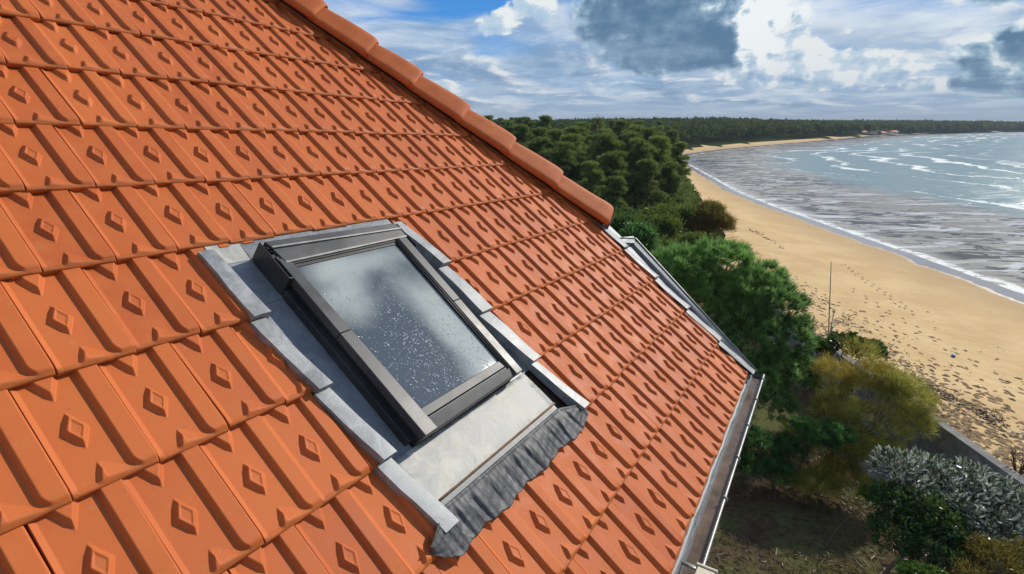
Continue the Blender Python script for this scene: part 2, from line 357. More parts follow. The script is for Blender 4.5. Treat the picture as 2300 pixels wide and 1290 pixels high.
ROW_OFF = {-1: .09, 0: .08, 1: -.12, 2: -.10, 3: -.05, 4: .02, 5: .02, 6: .01, 7: .05, 8: .03, 9: .02, 10: 0.}
def sk_cut(u, v):                                                                 # the opening cut for the roof window
    return (v > 4.02) & (v < 8.03) & (u > 1.44 + .115 * (v - 4.1)) & (u < 6.56 + .215 * (v - 4.1))
def build_tiles():
    xs0 = {'hi': np.unique(np.concatenate([np.linspace(0, .02, 4), np.linspace(.02, .68, 62), np.linspace(.68, .955, 30), np.linspace(.955, 1., 6)])),
           'lo': np.unique(np.concatenate([[0, .012, .04, .085], np.linspace(.12, .70, 26), np.linspace(.70, .955, 13), np.linspace(.955, 1., 4)]))}
    ys0 = {'hi': np.unique(np.concatenate([np.linspace(-.1, 0, 4), np.linspace(0, .76, 66), np.linspace(.76, .962, 28), np.linspace(.962, 1., 6)])),
           'lo': np.unique(np.concatenate([[-.1, -.03], np.linspace(0, .76, 28), np.linspace(.76, .962, 13), np.linspace(.962, 1., 4)]))}
    VV = []; FF = []; TT = []; LL = []; base = 0
    for r in range(-9, 11):
        par = 0.5 if r in (1, 3, 5, 7, 9, -1, -3, -5, -7, -9) else 0.
        if r in (0,): par = .5
        if r <= -1: par = .5 - par if r % 2 else par
        off = par + ROW_OFF.get(r, 0.)
        if r == -1: off = ROW_OFF[-1]
        jr = rng.normal() * .01
        for c in range(-9, 19):
            u0 = c + off; vm = r - .5
            umax = min(hip_u(r) + .95, verge_u(r) + .12) if r > -8 else hip_u(r) + .9
            if u0 > umax: continue
            if 4.1 < r < 7.9 and sk_cut(np.array(u0), np.array(vm)) and sk_cut(np.array(u0 + 1.), np.array(vm)) and sk_cut(np.array(u0), np.array(vm + .45)) and sk_cut(np.array(u0 + 1), np.array(vm - .45)): continue
            dist = np.linalg.norm(np.array([u0 + 3.97, (vm - 7.71) * 1.776, 8.15]))
            q = 'hi' if dist < 14.5 and u0 > -5 else 'lo'
            xs, ys = xs0[q], ys0[q]
            gx, gy = np.meshgrid(xs, ys); h = tile_height(gx, gy)
            lipy = np.array([1.004, 1.004, .99]);                                 # front lip of the tile
            lb = np.where((xs > .27) & (xs < .64), -.022, -.058)
            lh = np.stack([h[-1] - .012, h[-1] * .35 + lb * .65, lb])
            gx = np.vstack([gx, np.tile(xs, (3, 1))]); gy = np.vstack([gy, np.repeat(lipy[:, None], len(xs), 1)]); h = np.vstack([h, lh])
            du, dv, dn = rng.normal() * .007, rng.normal() * .006 + jr, rng.normal() * .005
            tx, ty = rng.normal() * .006, rng.normal() * .008
            U = u0 + gx + du + (gy - .5) * rng.normal() * .006; Vv = r - 1 + gy + dv; N = h + dn + tx * (gx - .5) + ty * (gy - .5)
            if r == 10: Vv = Vv + np.clip(gy, 0, 1) * (.0125 * (17.6 - U) - .05)
            ny, nx = gx.shape
            idx = np.arange(ny * nx).reshape(ny, nx)
            quads = np.stack([idx[1:, :-1], idx[1:, 1:], idx[:-1, 1:], idx[:-1, :-1]], -1).reshape(-1, 4)
            cu = U.ravel()[quads].mean(1); cv = Vv.ravel()[quads].mean(1)
            cut = np.where(cv < 5.02, hip_u(cv) + .42, verge_u(cv))
            cut = np.minimum(cut, verge_u(cv) + .05)
            keep = (cu < cut) & ~sk_cut(cu, cv)
            quads = quads[keep]
            if not len(quads): continue
            used = np.unique(quads); remap = np.full(ny * nx, -1); remap[used] = np.arange(len(used))
            VV.append(np.stack([U.ravel() * TW, -Vv.ravel() * TG, N.ravel() * TW], 1)[used]); FF.append(remap[quads] + base); base += len(used)
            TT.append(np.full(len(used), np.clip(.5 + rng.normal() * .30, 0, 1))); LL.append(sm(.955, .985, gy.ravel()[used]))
    return np.concatenate(VV), np.concatenate(FF), np.concatenate(TT), np.concatenate(LL)
V_, F_, T_, L_ = build_tiles()
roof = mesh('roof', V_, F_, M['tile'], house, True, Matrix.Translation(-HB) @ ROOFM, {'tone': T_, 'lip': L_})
roof['label'] = 'orange interlocking tiles with raised diamonds'
def rpart(name, mb, mat, smooth=False, parent=None): return mb.out(name, mat, parent or roof, smooth)

# slab added under the tiles to block light, the far roof slope, the walls
mb = MB()
mb.prism([L(-9, -9, -.16), L(-9, 10.0, -.16), L(17.2, 10.0, -.16), L(17.2, 5.4, -.16), L(hip_u(-9), -9, -.16)], [L(-9, -9, -.6), L(-9, 10.0, -.6), L(17.2, 10.0, -.6), L(17.2, 5.4, -.6), L(hip_u(-9), -9, -.6)])
rpart('roof_blocker', mb, M['darkbrown'])
d2 = (RU * math.cos(.55) - RV * math.sin(.55)); dn2 = Vector((RU.x, RU.y, 0)).normalized() * .72 + Vector((0, 0, -.69))
inv = ROOFM.inverted()
a0 = W(hip_u(-9), -9, .1); a1 = W(hip_u(5.3), 5.3, .1)
mb = MB(); p4 = [a0 + RU * .06, a1 + RU * .06, a1 + dn2 * 1.0, a0 + dn2 * 5.5]
mb.prism([inv @ p for p in p4], [inv @ (p - Vector((0, 0, .12))) for p in p4]); rpart('roof_slope', mb, M['clay'])
HU = Vector((RU.x, RU.y, 0)).normalized(); HO = Vector((HU.y, -HU.x, 0))           # eave direction and outward, level
e0 = W(-9, 9.6, -.7); e1 = W(17.7, 9.6, -.7); zt = e1.z
mb = MB(); lo = GZ - .3
f0 = Vector((e0.x, e0.y, zt)) ; f1 = Vector((e1.x, e1.y, zt))
q = [f0, f1, f1 - HO * 4, f0 - HO * 4]
mb.prism([Vector(p) - HB for p in q], [Vector((p.x, p.y, lo)) - HB for p in q]); mb.out('wall', M['wall'], house)
mb = MB(); g1 = W(17.6, 9.6, -.62); g2 = W(17.6, 5.0, -.62)
mb.prism([g1 - HB, g2 - HB, g2 - HU * .25 - HB, g1 - HU * .25 - HB], [Vector((p.x, p.y, zt - .02)) - HB for p in (g1, g2, g2 - HU * .25, g1 - HU * .25)]); mb.out('wall', M['wall'], house)

# hip caps: one barrel tile after another down the hip
AX = Vector((.2092, -.3552, 0)).normalized(); PX = Vector((.3552, .2092, 0)).normalized()
PROF = [(-.010, .050), (-.016, .082), (-.006, .099), (.035, .115), (.085, .135), (.12, .149), (.148, .156), (.176, .150), (.21, .124), (.25, .085), (.285, .01), (.31, -.08)]
def cap_mesh(v0, v1, last=False):
    p1 = L(hip_u(v1) + .02, v1, .03); Ln = (v1 - v0) * .4122 + .07
    st = [(0, .985), (.010, 1.045), (.035, 1.075), (.09, 1.075), (.2, 1.04), (Ln * .7, .97), (Ln - .08, .915), (Ln, .90)] if not last else [(0, .93), (.012, 1.03), (.05, 1.07), (.12, 1.06), (.2, 1.0), (Ln * .7, .96), (Ln, .90)]
    V = []; Fc = []; n = len(PROF); wob = random.uniform(-.004, .004)
    for t_, s_ in st:
        for (a, b) in PROF:
            V.append(p1 - AX * t_ + PX * (.15 + (a - .15) * s_ + wob) + Vector((0, 0, -.06 + (b + .06) * s_)))
    for i in range(len(st) - 1):
        Fc += [(i * n + k, i * n + k + 1, (i + 1) * n + k + 1, (i + 1) * n + k) for k in range(n - 1)]
    if last: Fc.append(tuple(range(n - 1, -1, -1)))
    return V, Fc
ends = [-7.6, -6.55, -5.5, -4.45, -3.38, -2.33, -1.29, -.24, .72, 1.78, 2.86, 4.02, 5.34]
for i in range(1, len(ends)):
    V, Fc = cap_mesh(ends[i - 1], ends[i], i == len(ends) - 1)
    o = mesh('hip_cap', V, Fc, M['clay'], roof, True)
    sd = o.modifiers.new('thick', 'SOLIDIFY'); sd.thickness = .013; sd.offset = -1
    ss = o.modifiers.new('sub', 'SUBSURF'); ss.levels = ss.render_levels = 2
# mortar bedding under the caps and the folded zinc tongue closing the last one
mb = MB(); b0 = L(hip_u(-7.6) + .3, -7.6, -.1); b1 = L(hip_u(5.2) + .3, 5.2, -.1)
mb.prism([b0 + Vector((0, 0, .1)), b0 + PX * .17 + Vector((0, 0, .1)), b1 + PX * .17 + Vector((0, 0, .08)), b1 + Vector((0, 0, .08))], [b0 - Vector((0, 0, .1)), b0 + PX * .17 - Vector((0, 0, .3)), b1 + PX * .17 - Vector((0, 0, .3)), b1 - Vector((0, 0, .1))])
rpart('mortar', mb, M['darkbrown'])
mb = MB(); e = L(hip_u(5.34) + .02, 5.34, .03)
tri = [e + AX * .012 + PX * .075 + Vector((0, 0, -.05)), e + AX * .03 + PX * .02 + Vector((0, 0, .02)), e + AX * .018 + PX * .10 + Vector((0, 0, .135)), e + AX * .022 + PX * .13 + Vector((0, 0, .03))]
mb.prism(tri, [p - AX * .006 for p in tri]); rpart('zinc_tongue', mb, M['galv'])

# verge: stepped lead over the tile ends, a zinc tray and its upstand
for r in range(6, 11):
    n_ = 14; V = []; Fc = []
    for i in range(n_ + 1):
        f = i / n_; v = r - 1.02 + f * 1.03; ui = verge_u(v) - .10 + .05 * math.sin(f * 7 + r) * (1 - f); uo = verge_u(v) + .38 + .10 * f + .035 * math.sin(f * 11 + r * 2)
        top = .045 + .115 * f
        V += [L(ui, v, top + .02 * math.sin(f * 9)), L(ui + .10, v, top + .035), L(uo - .06, v, top + .03), L(uo, v, top - .01), L(uo + .01, v, -.16)]
    for i in range(n_): Fc += [(i * 5 + k, (i + 1) * 5 + k, (i + 1) * 5 + k + 1, i * 5 + k + 1) for k in range(4)]
    Fc.append(tuple(n_ * 5 + k for k in range(5)))
    o = mesh('lead_soaker', V, Fc, M['lead2'], roof, True); sd = o.modifiers.new('thick', 'SOLIDIFY'); sd.thickness = .004
    o.modifiers.new('sub', 'SUBSURF').render_levels = 1
mb = MB(); tr = [L(17.2, 5.2, -.14), L(17.3, 10.05, -.14), L(18.2, 10.02, -.14), L(18.75, 5.99, -.14), L(18.6, 5.2, -.14)]
mb.prism(tr, [p - Vector((0, 0, .02)) for p in tr])
mb.prism([L(17.95, 6.0, -.125), L(18.05, 6.0, -.085), L(17.75, 10., -.085), L(17.65, 10., -.125)], [L(17.95, 6.0, -.14), L(18.05, 6.0, -.14), L(17.75, 10., -.14), L(17.65, 10., -.14)])
rpart('zinc_tray', mb, M['darkzinc'])
mb = MB(); up = [L(18.78, 5.98, .0), L(19.10, 5.95, .12), L(18.28, 10.06, .12), L(18.10, 10.03, .0)]
mb.prism(up, [L(18.75, 5.98, -.2), L(19.14, 5.95, -.9), L(18.32, 10.06, -.9), L(18.1, 10.03, -.2)])
mb.prism([L(17.7, 5.80, .02), L(17.72, 5.66, .05), L(19.12, 5.8, .13), L(18.9, 5.98, .05)], [L(17.7, 5.80, -.2), L(17.72, 5.66, -.7), L(19.14, 5.8, -.8), L(18.9, 5.98, -.2)])
rpart('zinc_upstand', mb, M['darkzinc'])
mb = MB(); mb.tube([L(17.75, 5.68, .06), L(19.11, 5.88, .13), L(18.29, 10.07, .13)], .0065, 6); rpart('upstand_bead', mb, M['rim'], True)

# gutter on the eave: half-round zinc trough, drip strip, bead and brackets
gut = empty('gutter', W(18.9, 10.1, -.3) - HB, house)
GO = HB + gut.location
def E_(u, o, z): return W(u, 9.975 + .0125 * (17.6 - u), -.06) + HO * o + Vector((0, 0, z)) - GO
def strip(name, prof, mat, u0=-9., u1=18.85, closed=False, nseg=40, wob=0., smooth=True, thick=0.):
    V = []; Fc = []; n = len(prof)
    for i in range(nseg + 1):
        u = u0 + (u1 - u0) * i / nseg; w = wob * (math.sin(i * 1.7) + math.sin(i * .73))
        V += [E_(u, a + w, b) for a, b in prof]
    for i in range(nseg): Fc += [(i * n + k, i * n + k + 1, (i + 1) * n + k + 1, (i + 1) * n + k) for k in range(n - 1)]
    o = mesh(name, V, Fc, mat, gut, smooth)
    if thick: o.modifiers.new('thick', 'SOLIDIFY').thickness = thick
    return o
half = [(.056 - .044 * math.cos(a), -.062 - .050 * math.sin(a)) for a in np.linspace(0, PI, 12)]
strip('trough', half, M['darkzinc'], thick=.003)
strip('gutter_water', [(.022, -.092), (.04, -.0925), (.07, -.0925), (.090, -.092)], M['gwater'] if 'gwater' in M else M['rust'], u1=18.7, smooth=False)
strip('drip_edge', [(-.02, -.022), (.002, -.028), (.010, -.036), (.012, -.075)], M['lead2'], nseg=90, wob=.0022, u1=17.75, thick=.002)
V = []
strip('bead', [(.100 + .008 * math.cos(a), -.060 + .008 * math.sin(a)) for a in np.linspace(0, 2 * PI, 9)], M['rim'])
mb = MB(); mb.add([E_(18.85, a, b) for a, b in half] + [E_(18.85, .056, -.062)], [(i, i + 1, 12) for i in range(11)]); mb.out('gutter_end', M['darkzinc'], gut)
for u in (18.35, 16.3, 14.15, 11.95, 9.75, 6.75, 3.9, 1.2):
    mb = MB(); mb.tube([E_(u, .090, -.054), E_(u, .101, -.050), E_(u, .110, -.056), E_(u, .110, -.080)], [.008, .009, .009, .006], 6)
    mb.prism([E_(u - .06, .015, -.040), E_(u + .06, .015, -.040), E_(u + .06, .105, -.046), E_(u - .06, .105, -.046)], [E_(u - .06, .015, -.044), E_(u + .06, .015, -.044), E_(u + .06, .105, -.050), E_(u - .06, .105, -.050)]) if u in (6.75,) else None
    mb.out('bracket', M['rim'], gut, True)
mb = MB(); q = [E_(u, -.04, z) for u, z in ((-9, -.04), (17.7, -.04), (17.7, -.22), (-9, -.22))]
mb.prism(q, [p - HO * .02 for p in q]); mb.out('fascia', M['wood_board'] if 'wood_board' in M else M['darkbrown'], gut)
# cream blind case on the wall below the gutter
bc = empty('blind_case', at(1588, 1290, 1.93) - HU * .10 - HB, house)
RB = Matrix(((HU.x, HO.x, 0), (HU.y, HO.y, 0), (0, 0, 1)))
def bx(c, h): 
    m = MB(); m.box(c, h, RB.to_4x4()); return m
bev(bx((-.5, .0, 0), (.565, .040, .060)).out('case', M['cream'], bc), .006)
bev(bx((.072, .0, 0), (.006, .046, .066)).out('end_cap', M['cream'], bc), .003)
bev(bx((.085, .012, -.05), (.006, .006, .06)).out('arm', M['rim'], bc), .004)

# ------------------------------------------------------------------ roof window
sky = empty('roof_window', (0, 0, 0), house); sky.matrix_local = Matrix.Translation(-HB) @ ROOFM
sky['label'] = 'rain spotted roof window in dark grey metal frame'
def uL(v): return 2.38 + .088 * (v - 4.6)
def uR(v): return 5.965 + .042 * (v - 4.53)
def sp(name, mb, mat, b=.003, smooth=False):
    o = mb.out(name, mat, sky, smooth)
    if b: bev(o, b)
    return o
def blk(corn, n1, n0, mb=None):
    """prism over (u, v) corners, n1 / n0 top and bottom heights (numbers or one per corner)"""
    mb = mb or MB(); k = len(corn); a = n1 if isinstance(n1, (list, tuple)) else [n1] * k; b = n0 if isinstance(n0, (list, tuple)) else [n0] * k
    return mb.prism([L(u, v, h) for (u, v), h in zip(corn, a)], [L(u, v, h) for (u, v), h in zip(corn, b)])
vT, vB = 4.30, 7.05
# kerb and frame
mb = MB(); blk([(uL(vT) + .03, vT), (uL(7.04) + .03, 7.04), (uR(7.04) - .02, 7.04), (uR(vT) - .02, vT)], .27, -.08, mb); sp('kerb', mb, M['blk'], .004)
mb = MB(); blk([(uL(4.7) - .10, 4.8), (uL(7.0) - .12, 6.98), (uL(7.0) + .04, 6.98), (uL(4.7) + .04, 4.8)], .15, -.08, mb); sp('kerb_step', mb, M['dalu'], .003)
mb = MB(); blk([(uR(4.5) - .04, 4.5), (uR(7.0) - .04, 7.0), (uR(7.0) + .09, 7.0), (uR(4.5) + .09, 4.5)], .2, -.08, mb); sp('kerb_step', mb, M['dalu'], .003)
# side covers, two lengths a side
def uin(v): return 2.615 + .138 * (v - 4.6)
for v0, v1, h in ((4.50, 5.62, .462), (5.625, 7.055, .456)):
    sp('side_cover', blk([(uL(v0), v0), (uL(v1), v1), (uin(v1) - .01, v1), (uin(v0) - .01, v0)], [h, h, h + .004, h + .004], .26), M['alu'])
def uri(v): return 5.70 + .046 * (v - 4.58)
for v0, v1, h in ((4.50, 5.75, .462), (5.755, 7.055, .456)):
    sp('side_cover', blk([(uri(v0), v0), (uri(v1), v1), (uR(v1), v1), (uR(v0), v0)], h, .26), M['alu'])
for o_, h in ((.0, .43), (.055, .415)):
    mb = MB(); mb.tube([L(uri(v) - .055 - o_, v, h) for v in (4.55, 5.6, 6.93)], .0065 - o_ * .03, 6); sp('gasket', mb, M['blk'], 0, True)
# sash round the pane: head rail, foot rails
sp('head_rail', blk([(uin(4.45), 4.52), (uin(4.64), 4.635), (uri(4.64), 4.615), (uri(4.5), 4.50)], .40, .28), M['blk'])
sp('head_rail', blk([(uin(4.45), 4.48), (uin(4.59), 4.595), (uri(4.58), 4.575), (uri(4.5), 4.46)], .43, .28), M['dalu'])
sp('foot_rail', blk([(uin(6.775), 6.775), (uin(6.885), 6.885), (uri(6.885) + .0, 6.885), (uri(6.775), 6.775)], [.405, .425, .425, .405], .28), M['alu'])
sp('foot_cover', blk([(uin(6.9) - .0, 6.893), (uin(7.0) - .02, 7.06), (uri(7.0) + .02, 7.045), (uri(6.9), 6.893)], [.435, .37, .37, .435], .20), M['alu'], .006)
# the pane
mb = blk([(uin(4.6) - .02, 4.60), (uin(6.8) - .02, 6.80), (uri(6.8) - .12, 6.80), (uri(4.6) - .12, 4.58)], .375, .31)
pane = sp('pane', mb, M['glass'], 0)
# rain on the pane: one dense spread of little drops
ico = bmesh.new(); bmesh.ops.create_icosphere(ico, subdivisions=1, radius=1); iv = np.array([v.co[:] for v in ico.verts]); ifc = np.array([[v.index for v in f.verts] for f in ico.faces]); ico.free()
ND = 1500; DV = []; DF = []; k = 0
while k < ND:
    b = rng.random(); a = rng.random(); b = 1 - (1 - b) * (.35 + .65 * rng.random())
    if rng.random() > .25 + .75 * math.exp(-((a - .42 - .1 * b) / .33) ** 2) * (0.35 + .65 * b): continue
    v = 4.66 + 2.1 * b; u = uin(v) + .05 + (uri(v) - .2 - uin(v)) * a
    s = .0012 + .0024 * rng.random() ** 2.4; el = 1 + 1.3 * rng.random(); th = rng.normal() * .5
    q = iv * [s, s * el, s * .45]; q = np.stack([q[:, 0] * math.cos(th) - q[:, 1] * math.sin(th), q[:, 0] * math.sin(th) + q[:, 1] * math.cos(th), q[:, 2]], 1)
    DV.append(q + np.array(L(u, v, .376))); DF.append(ifc + k * len(iv)); k += 1
o = mesh('water_drops', np.concatenate(DV), np.concatenate(DF), M['drop'], pane if False else sky, True); o['kind'] = 'stuff'  # drops coloured pale, standing in for the sun's glint in them
# hood over the head of the window and its left cheek
mb = blk([(2.33, 4.245), (2.40, 4.345), (5.99, 4.40), (5.93, 4.29)], [.50, .50, .50, .50], .15); blk([(2.40, 4.36), (2.47, 4.56), (6.0, 4.535), (5.98, 4.41)], [.485, .475, .475, .485], .25, mb); sp('hood', mb, M['alu'], .004)
mb = MB(); blk([(2.40, 4.330), (2.405, 4.352), (5.99, 4.412), (5.985, 4.39)], .512, .46, mb); blk([(2.47, 4.555), (2.475, 4.575), (6.005, 4.55), (6.0, 4.53)], .474, .40, mb); sp('hood_trim', mb, M['rim'], .001)
sp('cheek', blk([(2.225, 4.24), (2.275, 4.80), (2.30, 4.80), (2.25, 4.24)], [.50, .50, .50, .50], -.04), M['dalu'], .002)
sp('cheek', blk([(2.30, 4.778), (2.30, 4.80), (2.56, 4.79), (2.56, 4.768)], [.49, .49, .40, .40], -.04), M['dalu'], .002)
mb = MB()
for a in range(7): mb.box(L(2.36 + .03 * math.sin(a * 2), 4.31 + a * .045, .36 + .03 * math.cos(a * 1.7)), (.008, .011, .014))
sp('foam_strip', mb, M['blk'], .003)
sp('cheek', blk([(6.02, 4.29), (6.04, 4.74), (6.06, 4.74), (6.04, 4.29)], [.47, .47, .47, .47], -.04), M['dalu'], .002)
# flashing: side gutters, back gutter, front apron
sp('side_gutter', blk([(1.46, 4.83), (1.70, 7.06), (2.60, 7.06), (2.40, 4.83)], -.045, -.1), M['tray'], .002)
sp('side_gutter', blk([(1.40, 4.12), (1.52, 4.86), (2.44, 4.84), (2.36, 4.12)], -.025, -.04), M['tray'], .002)
sp('side_gutter', blk([(5.95, 4.12), (6.05, 7.06), (7.1, 7.06), (6.6, 4.12)], -.045, -.1), M['darkzinc'], .002)
sp('back_gutter', blk([(1.50, 3.9), (1.56, 4.24), (2.22, 4.24), (2.2, 3.9)], [.03, -.01, -.01, .03], -.06), M['apron'], .002); sp('back_gutter', blk([(2.2, 3.9), (2.22, 4.28), (6.5, 4.28), (6.4, 3.9)], [.03, .0, .0, .03], -.06), M['darkzinc'], .002)
mb = MB(); blk([(2.32, 4.86), (2.53, 7.0), (2.55, 7.0), (2.34, 4.86)], -.02, -.06, mb); sp('gutter_fold', mb, M['darkzinc'], .001)
ns = 20; V = []; Fc = []
APV = [(7.035, .00), (7.10, .005), (7.3, .03), (7.5, .055), (7.60, .07), (7.625, .085), (7.635, .075)]
for v, h in APV:
    for i in range(ns + 1):
        f = i / ns; V.append(L(1.93 + (6.62 - 1.93) * f + .03 * (v - 7), v + .02 * f, h + .012 * math.sin(f * 9 + v * 7) * math.sin(f * 23)))
for j in range(len(APV) - 1): Fc += [(j * (ns + 1) + i, (j + 1) * (ns + 1) + i, (j + 1) * (ns + 1) + i + 1, j * (ns + 1) + i + 1) for i in range(ns)]
o = mesh('apron', V, Fc, M['apron'], sky, True); o.modifiers.new('thick', 'SOLIDIFY').thickness = .003
mb = MB(); mb.tube([L(2.1 + 4.55 * f, 7.628 + .02 * f, .088) for f in np.linspace(0, 1, 9)], .0045, 6); sp('apron_edge', mb, M['rust'], 0, True)
sp('apron_step', blk([(2.05, 7.63), (2.05, 7.70), (6.65, 7.73), (6.65, 7.65)], [.045, .05, .05, .045], -.05), M['lead2'], .001)
# dressed lead
nu, nv = 230, 30; V = []; Fc = []
gu = np.linspace(1.50, 7.42, nu); 
def creases(u, f):
    h = 0.
    for k, (c, s) in enumerate(CR):
        x = (u - c - s * f) / .085
        h = h + np.where(x < 0, np.exp(-x * x * .8), np.exp(-x * x * 9.)) * (.45 + .55 * math.sin(k * 2.3) ** 2)
    return h
CR = [(1.95 + i * .47 + .06 * math.sin(i * 5.1), .10 + .09 * math.sin(i * 3.3)) for i in range(11)]
for j in range(nv):
    f = j / (nv - 1)
    end = 8.13 + .022 * np.sin(gu * 4.1) + .012 * np.sin(gu * 13) + .02 * (gu - 2) / 5
    end = end - np.where(gu < 2.0, ((2.0 - gu) / .56) ** 2 * .24, 0) - np.where(gu > 7.1, ((gu - 7.1) / .32) ** 2 * .12, 0)
    beg = 7.70 + .028 * (gu - 2.2) / 4.5 + np.where(gu < 2.15, (2.15 - gu) * .30, 0) + np.where(gu > 6.55, (gu - 6.55) * .20, 0)
    v = beg + (end - beg) * f
    h = .150 - .060 * sm(.2, 1., f) * np.ones_like(gu) + .07 * sm(2.02, 1.85, gu) * (1 - .6 * f) + .05 * sm(7.25, 7.4, gu)
    h = h - creases(gu, f) * .085 * sm(.08, .45, f) * (1 - .55 * f) + .035 * np.roll(creases(gu, f), -7) * sm(.1, .5, f)
    h = h + .007 * np.sin(gu * 31 + f * 9) * np.sin(gu * 17 - f * 14) 
    if f < .09: h = h + .015 * math.sin(f / .11 * PI)
    V.append(np.stack([gu * TW, -v * TG, h * TW], 1))
V = np.concatenate(V); idx = np.arange(nu * nv).reshape(nv, nu)
Fq = np.stack([idx[1:, :-1], idx[1:, 1:], idx[:-1, 1:], idx[:-1, :-1]], -1).reshape(-1, 4)
o = mesh('lead_apron', V, Fq, M['lead'], sky, True); o['label'] = 'crumpled dark lead sheet dressed over the tiles'
o.modifiers.new('thick', 'SOLIDIFY').thickness = .004
# folded edges standing over the tile ends, one length per course
def fold(side, v0, v1, uo0, ui0, uo1, ui1, r):
    V = []; Fc = []; n_ = 16
    for i in range(n_ + 1):
        f = i / n_; v = v0 + (v1 - v0) * f; w = .004 * math.sin(f * 8 + r * 3) + .003 * math.sin(f * 21 + r)
        uo = uo0 + (uo1 - uo0) * f + w; ui = ui0 + (ui1 - ui0) * f; h = .105 + .12 * f + .012 * math.sin(f * 6.5 + r); s = 1 if side == 'l' else -1
        V += [L(uo, v, h - .19), L(uo, v, h), L((uo + ui) / 2, v, h + .012), L(ui, v, h + .004), L(ui + .02 * s, v, -.05)]
    m = 5
    for i in range(n_): Fc += [((i * m + k), (i * m + k + 1), ((i + 1) * m + k + 1), ((i + 1) * m + k)) for k in range(m - 1)]
    Fc.append(tuple(n_ * m + k for k in range(m)))
    o = mesh('edge_fold', V, Fc, M['zinc'] if side == 'l' else M['zincr'] if 'zincr' in M else M['zinc'], sky, True); es = o.modifiers.new('split', 'EDGE_SPLIT'); es.split_angle = R_(50)
for k, a in enumerate([(4.06, 5.05, 1.30, 1.59, 1.37, 1.715), (5.07, 6.06, 1.32, 1.62, 1.565, 1.855), (6.06, 7.0, 1.50, 1.82, 1.755, 2.07), (7.0, 7.90, 1.66, 1.98, 1.89, 2.24)]): fold('l', *a, k)
for k, a in enumerate([(4.10, 5.06, 6.72, 6.40, 7.11, 6.76), (5.08, 6.02, 7.0, 6.62, 7.17, 6.68), (6.02, 7.02, 7.08, 6.62, 7.33, 6.95), (7.02, 7.97, 7.20, 6.93, 7.60, 7.27)]): fold('r', *a, k + 4)

# ---- LAND ------------------------------------------------------------- ground, beach and sea
SHORE = [(27, -9000), (26.8, -60), (27, 27), (27.6, 36), (27.9, 45), (28.5, 58), (29.6, 71), (33.9, 94), (38.5, 120), (42.5, 140), (49, 156), (60, 172), (77, 195), (111, 234), (157, 283), (246, 380), (383, 505), (608, 659), (1100, 900), (2600, 1350), (12000, 2500)]
EDGE = [(11.3, -9000), (11.3, -60), (11.3, 24), (11.9, 30), (15.5, 38), (18.5, 50), (22.5, 66), (28, 88), (33.5, 112), (37.5, 130), (40.6, 146), (45, 164), (60, 184), (100, 236), (143, 281), (230, 368), (352, 480), (558, 618), (1080, 880), (2600, 1320), (12000, 2480)]
def sdist(PX_, PY_, poly):                                                        # signed distance, positive on the seaward side
    best = np.full(PX_.shape, 1e18); sg = np.ones(PX_.shape)
    for (x0, y0), (x1, y1) in zip(poly[:-1], poly[1:]):
        dx, dy = x1 - x0, y1 - y0; L2 = dx * dx + dy * dy
        t = np.clip(((PX_ - x0) * dx + (PY_ - y0) * dy) / L2, 0, 1)
        d2 = (PX_ - x0 - t * dx) ** 2 + (PY_ - y0 - t * dy) ** 2
        s = np.sign((PX_ - x0) * dy - (PY_ - y0) * dx); m = d2 < best
        best = np.where(m, d2, best); sg = np.where(m, s, sg)
    return np.sqrt(best) * sg
def warp(n, a, m): k = math.asinh(m / a); return a * np.sinh(np.linspace(-k, k, n))
def lump(x, y, s, seed=0):
    r = np.random.default_rng(seed); h = np.zeros_like(x)
    for i in range(7):
        a = r.random() * 6.28; f = s * 1.55 ** i * (.8 + .4 * r.random()); h = h + np.sin((x * math.cos(a) + y * math.sin(a)) * f + r.random() * 6.28) / 1.5 ** i
    return h / 2.5
SEA = -.8
def ground_z(x, y):
    ds, de = sdist(x, y, SHORE), sdist(x, y, EDGE); w = np.maximum(de - ds, .5)
    fr = np.clip(de / w, 0, 1)
    sand = .12 - .92 * fr ** .85 + .035 * lump(x, y, .55, 3) * (1 - fr)
    sand = np.where(ds > 0, -.8 - np.minimum(ds * .05, 3), sand)
    far = np.clip((np.hypot(x, y) - 30) / 60, 0, 1)
    land = GZ * (1 - far) + (.6 + np.clip(-de - 10, 0, 60) * .015) * far + .07 * lump(x, y, .6, 5)
    hillm = 3.2 * np.exp(-((x - 120) / 150) ** 2 - ((y - 420) / 170) ** 2) + 4 * np.exp(-((x - 420) / 260) ** 2 - ((y - 900) / 240) ** 2)
    land = land + hillm * np.clip(-de / 60, 0, 1)
    step = np.where(y < 25.5, np.clip((de + .02) / .04, 0, 1), np.clip((de + 1.5) / 1.5, 0, 1))
    return land * (1 - step) + sand * step, ds, de
gxs = np.sort(np.concatenate([warp(330, 7, 9000) + 12, np.linspace(11.24, 11.34, 5)])); gys = warp(330, 7, 9000) + 22
GX, GY = np.meshgrid(gxs, gys); GZZ, DS, DE = ground_z(GX, GY)
gy_, gx_ = np.gradient(DE); sx_ = np.gradient(GX, axis=1); sy_ = np.gradient(GY, axis=0); nx_, ny_ = gx_ / sx_, gy_ / sy_
cell = .55 * np.hypot(nx_ * sx_, ny_ * sy_); msk = (np.abs(DE) < cell) & (GY > 27)
GX = np.where(msk, GX - DE * nx_, GX); GY = np.where(msk, GY - DE * ny_, GY); GZZ, DS, DE = ground_z(GX, GY); DE = np.where(msk, 0, DE)
idx = np.arange(GX.size).reshape(GX.shape)
Q = np.stack([idx[:-1, :-1], idx[:-1, 1:], idx[1:, 1:], idx[1:, :-1]], -1).reshape(-1, 4)
